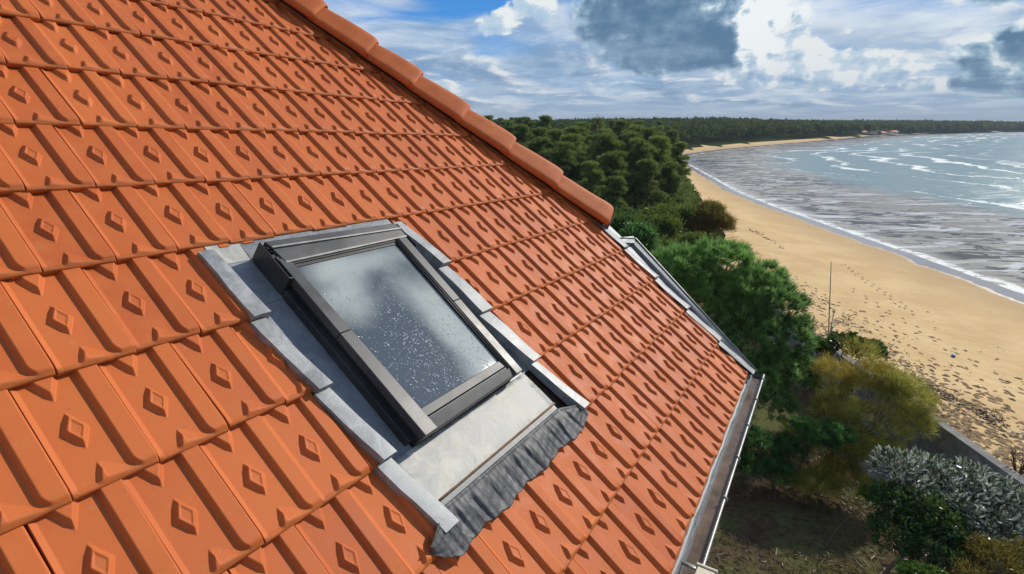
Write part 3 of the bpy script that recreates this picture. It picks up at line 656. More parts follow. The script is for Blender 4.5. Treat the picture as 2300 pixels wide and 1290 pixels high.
def sub_mesh(name, mask, mat):
    q = Q[mask]; used = np.unique(q); re = np.full(GX.size, -1); re[used] = np.arange(len(used))
    V = np.stack([GX.ravel(), GY.ravel(), GZZ.ravel()], 1)[used]
    return mesh(name, V, re[q], mat, None, True, None, {'off': DS.ravel()[used], 'edge': DE.ravel()[used]})
DEq = DE.ravel()[Q].mean(1)
def m_sand(t):
    p = t.pos(); off = t.attr('off'); edge = t.attr('edge'); x, y, z = t.sep(p)
    n = t.noise(p, .35, 5, .55); n2 = t.noise(p, 2.3, 5, .6); n3 = t.noise(p, 14, 4, .6)
    c = t.mix(t.smooth(.35, .65, n), (.55, .375, .180), (.64, .460, .235))
    c = t.mix(t.smooth(.5, .75, n2) * .35, c, (.48, .325, .155))
    o2 = off + (n - .5) * 2.2
    damp = t.smooth(-6.5, -1.5, o2); c = t.mix(damp * .55, c, (.36, .25, .14))
    wet = t.smooth(-1.7, -1.1, o2); c = t.mix(wet, c, (.235, .205, .190))
    # dry weed and litter in the sand near the wall
    spk = t.smooth(.60, .68, t.noise(t.vmath('MULTIPLY', p, (1., 2.2, 1.)), 3.2, 5, .68)) * t.smooth(8.5, 1.0, edge) * t.smooth(.48, .6, n)
    c = t.mix(spk * .55, c, (.17, .115, .07))
    return {'Base Color': c, 'Roughness': t.mix(wet, (.92, .92, .92), (.16, .16, .16)), 'Specular IOR Level': t.mix(wet, (.15,) * 3, (.5,) * 3),
            'Normal': t.bump(n2 * .7 + n3 * .25 + t.voro(p, 2.4, 'Distance', 'F1') * t.smooth(12., 2., edge) * .5, t.mix(wet, (.55,) * 3, (.04,) * 3), .09)}
def m_soil(t):
    p = t.pos(); n = t.noise(p, .5, 5, .6); n2 = t.noise(p, 5, 6, .65)
    c = t.mix(t.smooth(.4, .65, n), (.085, .055, .036), (.105, .115, .045))
    c = t.mix(t.smooth(.5, .72, n2) * .7, c, (.14, .095, .062))
    c = t.mix(t.smooth(24., 60., t.vmath('LENGTH', p)), c, t.mix(t.smooth(.4, .65, n2), (.018, .030, .012), (.06, .075, .028)))
    return {'Base Color': c, 'Roughness': 1., 'Specular IOR Level': 0., 'Normal': t.bump(n2, .8, .05)}
def m_sea(t):
    p = t.pos(); off = t.attr('off'); x, y, z = t.sep(p)
    nb = t.noise(p, .028, 4, .55, .6); w = off + (nb - .5) * 26.
    far = t.math('LENGTH', 0.) if False else t.vmath('LENGTH', p)
    # zone masks: thin water over sand flats, the breaking line, open sea
    flats = t.smooth(26., 17., w)
    q = t.vmath('MULTIPLY', p, (1.0, 1.0, 1.))
    rip = t.noise(t.vmath('MULTIPLY', p, (.34, .85, 1.)), 1.0, 5, .60, 1.2); ripb = t.noise(p, .055, 4, .55)
    bars = t.smooth(.500, .535, rip + (ripb - .5) * .62) * t.smooth(.8, 3., off)
    film = t.noise(t.vmath('MULTIPLY', p, (.13, .46, 1.)), 1.0, 6, .62, .8)
    fl = t.mix(t.smooth(.40, .6, ripb), (.235, .20, .15), (.36, .335, .285))
    fl = t.mix(t.smooth(.50, .60, film) * .8, fl, (.62, .64, .64))
    fl = t.mix(bars * .92, fl, (.034, .029, .022))
    deep = t.mix(t.smooth(25., 90., off), (.115, .205, .205), (.035, .125, .140))
    deep = t.mix(t.smooth(.42, .62, t.noise(t.vmath('MULTIPLY', p, (.03, .10, 1.)), 1., 5, .6)) * .6, deep, (.13, .24, .245))
    c = t.mix(flats, deep, fl)
    # foam: the wash of each breaker and the lace behind it
    fine = t.noise(t.vmath('MULTIPLY', p, (.9, 1.3, 1.)), 1., 6, .68, .8)
    wob = t.noise(p, .018, 4, .6, .8)
    ph = w * (1. / 11.) + (wob - .5) * 2.6
    saw = ph - t.math('FLOOR', ph)
    crest = t.smooth(.0, .04, saw) * t.smooth(.45, .02, saw)
    patch = t.noise(t.vmath('MULTIPLY', p, (.012, .022, 1.)), 1., 4, .6)
    act = t.smooth(17., 21., w) * t.smooth(85., 34., w)
    foam = t.smooth(.50, .78, crest * .62 + (fine - .5) * 1.1 + (patch - .5) * 2.1 + .08) * act
    edge_f = t.smooth(.75, .1, t.math('ABSOLUTE', off - .35 + (t.noise(p, .5, 5, .6) - .5) * 1.6)) * t.smooth(.38, .56, fine)
    caps = t.smooth(.71, .77, t.noise(t.vmath('MULTIPLY', p, (.045, .16, 1.)), 1., 5, .6, .3)) * t.smooth(40., 70., w)
    lace = t.smooth(.60, .70, t.noise(p, .35, 6, .66, 1.5)) * t.smooth(2., 8., off) * t.smooth(32., 20., w) * t.smooth(.5, .62, film) * .5
    f = t.math('MAXIMUM', t.math('MAXIMUM', foam, edge_f), t.math('MAXIMUM', caps * .8, lace))
    c = t.mix(f, c, (.80, .83, .83))
    rough = t.smooth(0., 1., f, t.smooth(17., 30., w, .24, .20), .8) 
    wav = t.noise(t.vmath('MULTIPLY', p, (.30, .8, 1.)), 1., 6, .62, .5)
    return {'Base Color': c, 'Roughness': rough, 'IOR': 1.33, 'Specular IOR Level': t.mix(flats, (.45,) * 3, t.mix(bars, (.20,) * 3, (.08,) * 3)),
            'Normal': t.bump(wav + foam * .3, t.smooth(17., 30., w, .10, .75), .28)}
for nm, fn in (('sand', m_sand), ('soil', m_soil), ('sea', m_sea)): M[nm] = material(nm, fn)
ground = sub_mesh('ground', DEq <= 0, M['soil']); ground['kind'] = 'structure'
beach = sub_mesh('beach', (DEq > 0) & (DS.ravel()[Q].min(1) < 6), M['sand']); beach['kind'] = 'structure'
sx = warp(300, 9, 12000) + 60; sy = warp(340, 9, 12000) + 80
SX, SY = np.meshgrid(sx, sy); SD = sdist(SX, SY, SHORE); si = np.arange(SX.size).reshape(SX.shape)
Q2 = np.stack([si[:-1, :-1], si[:-1, 1:], si[1:, 1:], si[1:, :-1]], -1).reshape(-1, 4); Q2 = Q2[SD.ravel()[Q2].max(1) > -1.5 - 0 * Q2[:, 0]]
us = np.unique(Q2); re_ = np.full(SX.size, -1); re_[us] = np.arange(len(us))
sea = mesh('water', np.stack([SX.ravel(), SY.ravel(), np.full(SX.size, SEA)], 1)[us], re_[Q2], M['sea'], None, True, None, {'off': SD.ravel()[us]}); sea['kind'] = 'structure'

# haze over the bay
mb = MB(); mb.box((1500, 1500, 45), (6500, 6500, 57)); hz = mb.out('haze', None, None); hz['kind'] = 'stuff'
hm = bpy.data.materials.new('haze'); hm.use_nodes = True; ht = NT(hm.node_tree); ht.n.clear(); ho = ht.new('ShaderNodeOutputMaterial'); pv = ht.new('ShaderNodeVolumePrincipled')
pv.inputs['Density'].default_value = .00026; pv.inputs['Color'].default_value = (.62, .74, .88, 1); ht.l.new(pv.outputs[0], ho.inputs['Volume']); hz.data.materials.clear(); hz.data.materials.append(hm)

# ---- VEGETATION AND BEACH THINGS ----------------------------------------
def unit(a): return a / np.maximum(np.linalg.norm(a, axis=-1, keepdims=True), 1e-9)
def blades(base, d, ln, wd, tone, tip=None, bend=0., rg=rng):
    """kite-shaped leaf or needle quads: base points, directions, lengths, widths"""
    n = len(base); s = unit(np.cross(d, rg.normal(size=(n, 3)))); w = s * wd[:, None] * .5; m = base + d * ln[:, None] * .45; m[:, 2] += bend * ln * .12
    e = base + d * ln[:, None]; e[:, 2] -= bend * ln * .25
    V = np.stack([base, m - w, e, m + w], 1).reshape(-1, 3)
    return V, np.arange(4 * n).reshape(n, 4), np.repeat(tone, 4), np.stack([tip * 0 if tip is not None else tone * 0, (tip if tip is not None else tone * 0) * .6, tip if tip is not None else tone * 0, (tip if tip is not None else tone * 0) * .6], 1).ravel()
def lobes_pts(lobes, n, lo=.45, rg=rng, up=-.35):
    """points through the outer part of a set of ellipsoids, more for the bigger ones; returns points and outward directions"""
    vol = np.array([l[3] * l[4] * l[5] for l in lobes]) ** .75; k = rg.choice(len(lobes), n, p=vol / vol.sum()); A = np.array(lobes, float)[k]
    d = unit(rg.normal(size=(n, 3))); d[:, 2] = np.where(d[:, 2] < up, -d[:, 2] * .6, d[:, 2]); d = unit(d)
    r = lo + (1 - lo) * rg.random(n) ** .55
    r = r * (1 + .16 * np.sin(d[:, 0] * 5 + k) * np.cos(d[:, 1] * 6 + k * 2))
    return A[:, :3] + d * A[:, 3:6] * r[:, None], unit(d * A[:, [4, 3, 3]] ** 0 + np.array([0, 0, .15])), r, k
def crown(lobes, tufts, per, ln, wd, spread, rg=rng, up=.35, lo=.45, toff=0., tipk=None, bend=0., gaps=.0, cl=.13, jit=.06):
    c, d, r, k = lobes_pts(lobes, tufts, lo, rg)
    if gaps:                                                                      # thin the crown where a slow field is low, so sky shows through
        f = np.sin(c[:, 0] * 2.1 + 1) * np.sin(c[:, 1] * 2.3 + 2) * np.sin(c[:, 2] * 2.6); m = f > -gaps; m |= rg.random(len(c)) < .25; c, d, r = c[m], d[m], r[m]
    n = len(c); d = unit(d + np.array([0, 0, up]))
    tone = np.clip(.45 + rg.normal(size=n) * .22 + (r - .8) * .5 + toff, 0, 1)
    B = np.repeat(c, per, 0); D_ = unit(np.repeat(d, per, 0) + rg.normal(size=(n * per, 3)) * spread); B = B + rg.normal(size=B.shape) * ln * cl
    l = ln * (.65 + .6 * rg.random(n * per)); w = wd * (.7 + .6 * rg.random(n * per))
    tp = None
    if tipk is not None: tp = np.clip(np.repeat(tipk(c), per), 0, 1)
    return blades(B, D_, l, w, np.clip(np.repeat(tone, per) + rg.normal(size=n * per) * jit, 0, 1), tp, bend, rg)
def limb_mb(base, lobes, r0, rg=random, trunk_top=None, n=6):
    mb = MB(); base = Vector(base)
    top = Vector(trunk_top) if trunk_top else Vector(np.mean([l[:3] for l in lobes], 0))
    mid = base.lerp(top, .5) + Vector((rg.uniform(-1, 1), rg.uniform(-1, 1), 0)) * (top - base).length * .05
    mb.tube([base - Vector((0, 0, .2)), base.lerp(mid, .5), mid, top], [r0 * 1.15, r0, r0 * .8, r0 * .45], n)
    for l in lobes:
        c = Vector(l[:3]); s = base.lerp(top, rg.uniform(.45, .95)); m = s.lerp(c, .55) + Vector((0, 0, -.1 * (c - s).length)) + Vector((rg.uniform(-.1, .1),) * 3)
        mb.tube([s, m, c + Vector((0, 0, l[5] * .2))], [r0 * .42, r0 * .3, r0 * .10], 5)
        for q in range(3):
            e = c + Vector((rg.uniform(-.7, .7) * l[3], rg.uniform(-.7, .7) * l[4], rg.uniform(-.2, .7) * l[5])); mb.tube([m, m.lerp(e, .5) + Vector((0, 0, .05)), e], [r0 * .2, r0 * .14, r0 * .05], 4)
    return mb
def plant(name, label, cat, base, lobes, fol, mat, r0=.05, part='crown', stem='trunk', group=None, trunk_top=None, bark='bark'):
    b = Vector(base); t = empty(name, b); tag(t, label, cat, group)
    V, Fc, tone, tip = fol; mesh(part, V - np.array(b), Fc, M[mat], t, False, None, {'tone': tone, 'tip': tip})
    mb = limb_mb(b, lobes, r0, trunk_top=trunk_top); mb.V = [tuple(Vector(v) - b) for v in mb.V]; mb.out(stem, M[bark], t, True)
    return t
def lobe(px, py, Y, rx, rz, ry=None):
    c = at(px, py, Y); return (c.x, c.y, c.z, rx, ry or rx, rz)
def join(*fs):
    V = []; Fc = []; T = []; P = []; b = 0
    for v, f, t_, p in fs: V.append(v); Fc.append(f + b); T.append(t_); P.append(p); b += len(v)
    return np.concatenate(V), np.concatenate(Fc), np.concatenate(T), np.concatenate(P)

# the bushy pine at the corner of the house
g1 = [lobe(1530, 610, 16.2, .95, .75), lobe(1620, 600, 16., .9, .7), lobe(1590, 680, 15.6, 1.0, .8), lobe(1690, 660, 15.4, .85, .7), lobe(1500, 650, 16.2, .7, .6), lobe(1640, 580, 16.4, .5, .4), lobe(1650, 660, 15.3, .7, .6), lobe(1715, 630, 15.7, .6, .5)]
g2 = [lobe(1740, 690, 15., .8, .65), lobe(1690, 770, 14.6, .95, .7), lobe(1770, 760, 14.6, .7, .6), lobe(1660, 720, 15, .8, .7), lobe(1760, 840, 14.0, .75, .6), lobe(1680, 860, 13.8, .85, .65), lobe(1800, 850, 13.8, .42, .5), lobe(1720, 910, 13.4, .7, .45)]
for gl, lab, bs in ((g1, 'bushy bright green pine behind the corner of the roof', (5.7, 16.2, GZ)), (g2, 'dark bushy pine beside the gutter end, in front of the brighter pine', (6.6, 14.4, GZ))):
    plant('pine_tree', lab, 'pine tree', bs, gl, crown(gl, 1250, 36, .25, .017, .44, up=.75, lo=.68, toff=.06 if gl is g1 else -.08, cl=.08, tipk=lambda c: .1 + .8 * rng.random(len(c)), jit=.14), 'pine', .11, group='pines beside the house')  # needle tips coloured brighter to stand in for sunlit tips
# low pine sprays over the yard
s1 = [lobe(1700, 1000, 12.0, .55, .35), lobe(1770, 1010, 11.8, .45, .35), lobe(1650, 1040, 11.6, .5, .3), lobe(1740, 1060, 11.3, .45, .3)]
plant('young_pine', 'thin young pine with open branches over the yard by the gutter', 'young pine', (6.8, 11.6, GZ), s1, crown(s1, 420, 34, .17, .013, .7, up=.4, lo=.2, cl=.1), 'pine', .04)
s2 = [lobe(1830, 985, 11.6, .45, .3), lobe(1870, 975, 11.6, .42, .28), lobe(1800, 960, 11.9, .3, .22)]
plant('young_pine', 'small bright green pine spray in front of the yellow bush', 'young pine', (7.3, 11.7, GZ), s2, crown(s2, 300, 34, .15, .013, .7, up=.4, lo=.3, toff=.15, cl=.12), 'pine', .035)
# tamarisk: feathery, going orange at the top
ta = [lobe(1800, 985, 12.2, .5, .35), lobe(1840, 1050, 11.6, .5, .3), lobe(1870, 850, 13.4, .55, .65), lobe(1880, 930, 12.6, .6, .6), lobe(1960, 870, 12.8, .75, .7), lobe(2030, 890, 12.3, .6, .55), lobe(1960, 960, 12.0, .75, .55), lobe(2050, 950, 11.9, .45, .4), lobe(1880, 1000, 11.8, .6, .4), lobe(1970, 1030, 11.4, .65, .4), lobe(1900, 1075, 11.2, .5, .32), lobe(1830, 1090, 11.2, .5, .3), lobe(1770, 1090, 11.2, .4, .26), lobe(1930, 800, 13.2, .5, .35)]
def otip(c):
    q = at(1880, 815, 13.2); q2 = at(1950, 840, 12.9); k = lambda p, s: np.exp(-(((c - np.array(p)) / s) ** 2).sum(1))
    return .8 * k(q, .55) + .75 * k(q2, .36) + .15 * rng.random(len(c))
fo = crown(ta, 3600, 18, .24, .0095, .55, up=.9, lo=.45, tipk=otip, toff=.08, cl=.12, gaps=.05, jit=.12)
tam = plant('tamarisk', 'feathery yellow green bush with orange tops and bare dark branches', 'bush', (8.55, 12.3, GZ), ta, fo, 'olive', .07, 'foliage', 'branches')
# the small dark green bush behind it against the sand
gb = [lobe(1900, 775, 15.0, .55, .35), lobe(1950, 790, 14.7, .5, .35), lobe(1840, 790, 15, .4, .4)]
plant('green_bush', 'small dark green bush between the yellow bush and the sand', 'bush', (9.6, 14.9, GZ), gb, crown(gb, 1000, 9, .085, .04, .9, up=.3, lo=.5), 'laurel', .035, 'foliage', 'branches')
# silvery broad-leaved shrub, glossy green one, yellowing one
sv = [lobe(2010, 1055, 9.7, .42, .40), lobe(2080, 1070, 9.7, .50, .42), lobe(2170, 1090, 9.5, .55, .42), lobe(2250, 1130, 9.3, .55, .45), lobe(2130, 1130, 9.2, .55, .45), lobe(2220, 1190, 8.9, .6, .45), lobe(2310, 1210, 8.9, .6, .5), lobe(2050, 1110, 9.3, .4, .38)]
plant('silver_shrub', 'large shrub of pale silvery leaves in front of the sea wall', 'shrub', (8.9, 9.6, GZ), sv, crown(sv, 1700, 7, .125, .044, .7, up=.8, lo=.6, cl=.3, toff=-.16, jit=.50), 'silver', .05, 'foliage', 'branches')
lv = [lobe(2000, 1130, 9.2, .42, .4), lobe(2070, 1150, 8.9, .45, .42), lobe(2110, 1180, 8.7, .40, .36), lobe(2010, 1200, 8.7, .45, .42), lobe(2090, 1240, 8.4, .5, .42), lobe(2160, 1240, 8.4, .4, .35)]
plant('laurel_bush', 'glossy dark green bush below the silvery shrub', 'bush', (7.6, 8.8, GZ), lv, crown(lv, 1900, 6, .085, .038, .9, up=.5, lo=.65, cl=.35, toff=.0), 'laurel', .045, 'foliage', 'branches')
yv = [lobe(2230, 1260, 8.0, .5, .3), lobe(2310, 1270, 8.0, .5, .35), lobe(2180, 1300, 7.7, .35, .25)]
plant('dry_shrub', 'yellowing shrub with narrow dry leaves under the silvery shrub', 'shrub', (7.9, 7.9, GZ), yv, crown(yv, 900, 8, .10, .018, .7, up=.5, lo=.4, cl=.35), 'dryleaf', .03, 'foliage', 'branches')
lb = [lobe(2050, 1290, 7.8, .26, .18), lobe(2090, 1300, 7.7, .22, .16)]
plant('laurel_bush', 'small bright green seedling at the bottom edge of the yard', 'bush', (6.0, 7.9, GZ), lb, crown(lb, 330, 7, .08, .034, .8, up=.6, lo=.3, cl=.3, toff=.25), 'laurel', .02, 'foliage', 'branches')
yv2 = [lobe(1945, 1110, 9.6, .16, .14), lobe(1970, 1125, 9.5, .14, .12)]
plant('dry_shrub', 'tiny yellow green sprig in the shade beside the glossy bush', 'shrub', (6.9, 9.6, GZ), yv2, crown(yv2, 160, 8, .08, .02, .8, up=.6, lo=.3), 'shrub', .015, 'foliage', 'branches')
tw = empty('bare_shrub', (11.6, 10.4, .1)); tag(tw, 'bare leafless grey twigs standing on the sand by the wall', 'shrub'); mb = MB()
for i in range(16):
    a = rng.random() * 6.28; l = .5 + .5 * rng.random(); e = Vector((math.cos(a) * .3 * l, math.sin(a) * .3 * l, l * .75)); m = e * .5 + Vector((rng.normal() * .04, rng.normal() * .04, .05)); mb.tube([(0, 0, -.1), m, e], [.012, .008, .003], 4)
    for q in range(4): s = m.lerp(e, rng.random()); mb.tube([s, s + Vector((rng.normal() * .12, rng.normal() * .12, .1 + .1 * rng.random()))], [.005, .002], 4)
mb.out('twigs', M['bark'], tw, True)
# bronze bush and the shrubs along the beach edge
bz = [lobe(1590, 500, 37, 1.15, 1.1), lobe(1560, 510, 37, 1., .9), lobe(1620, 510, 36.5, .8, .8), lobe(1595, 475, 37.4, .8, .5)]
plant('bronze_bush', 'round bronze brown bush at the edge of the sand', 'bush', tuple(at(1590, 540, 36.6)), bz, crown(bz, 1500, 12, .34, .035, .6, up=.8, lo=.4, cl=.3), 'bronze', .09, 'foliage', 'branches')
for i, (px, py, Y, rx, rz, mat, lab) in enumerate([(1420, 525, 33, 1.6, .8, 'laurel', 'low dark shrub just behind the end of the roof tray'), (1480, 510, 35, 1.5, .9, 'shrub', 'light green shrub left of the bronze bush'), (1530, 490, 37, 1.3, .9, 'shrub', 'yellow green shrub touching the bronze bush'), (1445, 548, 28, 1.2, .7, 'pine', 'low dark scrub between the roof end and the bright pine'), (1400, 500, 38, 1.6, .9, 'laurel', 'dark leafy shrub at the foot of the pine wood'), (1560, 545, 31, .8, .5, 'shrub', 'small leafy shrub under the bronze bush')]):
    c = at(px, py, Y); ls = [(c.x + rng.normal() * .5 * rx, c.y + rng.normal() * .4, c.z + rng.normal() * .2, rx * .7, rx * .7, rz * (.6 + .3 * rng.random())) for _ in range(4)]
    plant('beach_shrub', lab, 'shrub', (c.x, c.y, ground_z(np.array([c.x]), np.array([c.y]))[0][0]), ls, crown(ls, 1300, 9, .24, .075, .8, up=.4, lo=.45, cl=.4), mat, .06, 'foliage', 'branches')

# the pine wood: four trees built, the rest copied
protos = []
for v in range(4):
    r2 = np.random.default_rng(40 + v); H = 8.2; ls = []
    for i in range(34 + v):
        f = i / 34; a = r2.random() * 6.28; rr = (1.9 - 1.45 * f ** 1.3) * (.35 + .75 * r2.random()); q = .48 + .42 * r2.random()
        ls.append((math.cos(a) * rr, math.sin(a) * rr, H * (.30 + .68 * f) + r2.normal() * .25, q, q, .12 + .13 * r2.random()))
    t = empty('wood_pine', (0, 0, -100)); V, Fc, tone, tip = crown(ls, 1500, 17, .42, .036, .58, rg=r2, up=1.1, lo=.45, toff=.05, cl=.14, jit=.18)
    mesh('crown', V, Fc, M['farpine'], t, False, None, {'tone': tone, 'tip': tip})
    limb_mb((0, 0, 0), ls, .15, trunk_top=(r2.normal() * .2, r2.normal() * .2, H * .93)).out('trunk', M['bark'], t, True)
    protos.append([t, 0])
def place_pine(x, y, s, lab, z=None, grp='pines of the wood behind the roof'):
    k = int(rng.integers(4)); p = protos[k]
    if p[1] == 0: o = p[0]
    else:
        o = p[0].copy(); COL.objects.link(o)
        for ch in list(p[0].children): c = ch.copy(); COL.objects.link(c); c.parent = o
    p[1] += 1
    z = float(ground_z(np.array([x]), np.array([y]))[0][0]) if z is None else z
    o.location = (x, y, z); o.rotation_euler = (rng.normal() * .04, rng.normal() * .04, rng.random() * 6.28); o.scale = (s * 1.05, s * 1.05, s); tag(o, lab, 'pine tree', grp)
edge_pines = [(1480, 52, .92), (1500, 56, .9), (1510, 49, .72), (1440, 50, .98), (1400, 47, .9), (1455, 60, 1.), (1350, 50, 1.02), (1300, 54, 1.03), (1330, 62, 1.08), (1240, 60, 1.05), (1200, 66, 1.06), (1265, 70, 1.06), (1160, 62, 1.0), (1140, 74, 1.05), (1400, 68, 1.0), (1480, 72, .95), (1385, 42, .66), (1340, 43, .8), (1425, 58, .95), (1280, 47, .95), (1220, 52, .98), (1370, 56, 1.0), (1415, 63, 1.02), (1300, 78, 1.1), (1220, 82, 1.1), (1400, 84, 1.04), (1480, 88, .95), (1515, 63, .78), (1180, 90, 1.1), (1340, 92, 1.08), (1450, 46, .8), (1505, 80, .85)]
for px, Y, s in edge_pines:
    c = at(px, 300, Y); place_pine(c.x + rng.normal() * .5, Y, s * (.80 + .1 * rng.random()), 'dark green pine with a bare trunk in the wood behind the ridge')
for i in range(60):
    Y = 95 + 130 * rng.random() ** 1.2; x = -22 + rng.random() * (Y * .36 + 8)
    if sdist(np.array([x]), np.array([Y]), EDGE)[0] > -4: continue
    place_pine(x, Y, .72 + .26 * rng.random(), 'dark green pine with a bare trunk in the wood behind the ridge')
c = at(1335, 270, 58); ded = empty('dead_pine', (c.x, 58, 0)); tag(ded, 'bare dead treetop of thin twigs rising above the wood', 'tree'); mb = MB()
mb.tube([(0, 0, 0), (.2, 0, 5), (.4, 0, 8.6)], [.12, .08, .02], 5)
for i in range(22):
    z = 6.4 + 2.1 * rng.random(); a = rng.random() * 6.28; l = .4 + .6 * rng.random(); mb.tube([(.3, 0, z), (.3 + math.cos(a) * l, math.sin(a) * l, z + .4 + .3 * rng.random())], [.028, .012], 4)
mb.out('trunk', M['bark'], ded, True)

# undergrowth below the pines
r2 = np.random.default_rng(17); ux = -4 + 32 * r2.random(5200); uy = 27 + 75 * r2.random(5200) ** 1.2; e_ = sdist(ux, uy, EDGE); m_ = (e_ < -.6) & (e_ > -16) & ((uy > 31) | (ux > 7.5)); ux, uy = ux[m_], uy[m_]; n = len(ux)
uz = ground_z(ux, uy)[0]; hh = (.35 + .75 * r2.random(n)) * (1 + .5 * lump(ux, uy, .3, 4)); per = 26; d = unit(r2.normal(size=(n, per, 3))); d[..., 2] = np.abs(d[..., 2])
C_ = np.stack([ux, uy, uz], 1)[:, None, :] + d * np.stack([hh * .9, hh * .9, hh], 1)[:, None, :] * (.6 + .4 * r2.random((n, per, 1)))
V, Fc, T2, P2 = blades(C_.reshape(-1, 3), unit(d.reshape(-1, 3) + .6 * r2.normal(size=(n * per, 3)) + [0, 0, .5]), .30 + .25 * r2.random(n * per), .07 + .06 * r2.random(n * per), np.clip(np.repeat(.35 + .25 * r2.normal(size=n), per) + .1 * r2.normal(size=n * per), 0, 1), None, 0, r2)
ug = mesh('undergrowth', V, Fc, M['farpine'], None, False, None, {'tone': T2, 'tip': P2}); ug['kind'] = 'stuff'

# the forest round the bay: far off, one mass
n = 9000; r2 = np.random.default_rng(5); FX = []; FY = []
while len(FX) < n:
    Y = 120 * (10 ** (r2.random() ** 1.1 * 1.12)); X_ = Y * (-.25 + 1.35 * r2.random())
    e = sdist(np.array([X_]), np.array([Y]), EDGE)[0]
    if e > -3 - 3 * r2.random() or (e < -420): continue
    if math.hypot(X_ - 290, Y - 455) < 22: continue
    FX.append(X_); FY.append(Y)
for i in range(1500):
    X_ = -110 + 125 * r2.random(); Y = 38 + 105 * r2.random()
    if sdist(np.array([X_]), np.array([Y]), EDGE)[0] < -13: FX.append(X_); FY.append(Y)
n = len(FX)
FX = np.array(FX); FY = np.array(FY); FZ = ground_z(FX, FY)[0]; dist = np.hypot(FX, FY)
per = 38; sz = np.clip(dist / 240, .55, 3.2); hh = np.where(dist < 150, .78, 1.) * (4.9 + 2.8 * r2.random(n)) * (1 + .10 * lump(FX, FY, .02, 9))
d = unit(r2.normal(size=(n, per, 3))); d[..., 2] = np.abs(d[..., 2]) * 1.0 - .25; rr = .55 + .45 * r2.random((n, per, 1))
C_ = np.stack([FX, FY, FZ + hh * .58], 1)[:, None, :] + d * rr * np.stack([2.2 * sz ** .6, 2.2 * sz ** .6, hh * .42], 1)[:, None, :]
tone = np.clip(.42 + r2.normal(size=(n, 1)) * .22 + r2.normal(size=(n, per)) * .12, 0, 1).ravel()
V, Fc, T2, P2 = blades(C_.reshape(-1, 3), unit(r2.normal(size=(n * per, 3)) + np.array([0, 0, .4])), np.repeat(1.25 * sz, per) * (.7 + .6 * r2.random(n * per)), np.repeat(.95 * sz, per), tone, None, 0, r2)
fo = mesh('far_forest', V, Fc, M['wood'], None, False, None, {'tone': T2, 'tip': P2}); fo['kind'] = 'stuff'
# the last low ridges inland
for nm, x0, y0, L_, ang, h, w in (('hill', -500, 2300, 2600, .10, 19, 500), ('hill', 1500, 2600, 2600, -.35, 21, 520), ('hill', 2300, 1900, 1800, -.62, 16, 420)):
    nx, ny = 140, 12; V = []; 
    for j in range(ny):
        for i in range(nx):
            a = (i / (nx - 1) - .5) * 2; b = (j / (ny - 1) - .5) * 2; x = a * L_; y = b * w; z = h * max(0, 1 - b * b) * (1 - a ** 4) * (1 + .16 * math.sin(a * 9 + h) + .10 * math.sin(a * 31) + .05 * math.sin(a * 83 + b)) - 2
            V.append((x0 + x * math.cos(ang) - y * math.sin(ang), y0 + x * math.sin(ang) + y * math.cos(ang), z))
    ix = np.arange(nx * ny).reshape(ny, nx); o = mesh(nm, V, np.stack([ix[:-1, :-1], ix[:-1, 1:], ix[1:, 1:], ix[1:, :-1]], -1).reshape(-1, 4), M['hill'], None, True); o['kind'] = 'structure'

# the village across the bay
vl = ['white house with a red roof, first from the sea wood in the far village', 'wide white house with a low red roof across the bay', 'tall pale house beside the far beach', 'small white house behind the far beach', 'cream house with a brown roof in the far village', 'white house nearest the open sea in the far village', 'little pale house set back among the far trees']
for i, (px, py, w, h) in enumerate([(1938, 300, 7, 3.4), (1952, 301, 9, 3.), (1968, 298, 7, 4.5), (1980, 300, 6, 3.), (1994, 299, 8, 3.6), (2006, 299, 7, 3.4), (1960, 295, 6, 3.)]):
    Y = 415 + 14 * (i % 3); c = at(px, py, Y); z = c.z - 2.5; mb = MB(); w *= .62; mb.box((c.x, Y, z + h / 2), (w / 2, 3.0, h / 2)); f0 = len(mb.F)
    a = [(c.x - w / 2 - .4, Y - 4, z + h), (c.x + w / 2 + .4, Y - 4, z + h), (c.x + w / 2 + .4, Y + 4, z + h), (c.x - w / 2 - .4, Y + 4, z + h)]; b = [(c.x - w / 2 + .5, Y, z + h + 1.2), (c.x + w / 2 - .5, Y, z + h + 1.2)]
    mb.add(a + b, [(0, 1, 5, 4), (2, 3, 4, 5), (1, 2, 5), (3, 0, 4)]); o = mb.out('village_house', [M['white'], M['clay']])
    for k, p in enumerate(o.data.polygons): p.material_index = 1 if k >= f0 else 0
    tag(o, vl[i], 'house', 'village houses across the bay')

# sea wall, path behind it, mast, fence and bags
def gz1(x, y): return float(ground_z(np.array([x]), np.array([y]))[0][0])
mb = MB(); pts = [(11.05, 4.), (11.08, 14.), (11.10, 25.5)]
for (x0, y0), (x1, y1) in zip(pts[:-1], pts[1:]):
    mb.prism([(x0, y0, .34), (x1, y1, .34), (x1 + .26, y1, .34), (x0 + .26, y0, .34)], [(x0 - .05, y0, GZ - .3), (x1 - .05, y1, GZ - .3), (x1 + .26, y1, GZ - .3), (x0 + .26, y0, GZ - .3)])
o = mb.out('sea_wall', M['concrete']); bev(o, .02); tag(o, 'low grey concrete wall between the yard and the sand', 'wall')
mb = MB(); mb.prism([(9.3, 8., GZ + .08), (9.5, 13.6, GZ + .08), (10.98, 13.6, GZ + .08), (10.98, 8., GZ + .08)], [(9.3, 8., GZ - .2), (9.5, 13.6, GZ - .2), (10.98, 13.6, GZ - .2), (10.98, 8., GZ - .2)])
o = mb.out('path', M['concrete']); o['kind'] = 'structure'
pb = at(1858, 770, 19.0); pt = at(1867, 588, 19.0); mt = empty('mast', (pb.x, 19., .0)); tag(mt, 'tall thin grey pole standing on the sand beyond the pine', 'pole')
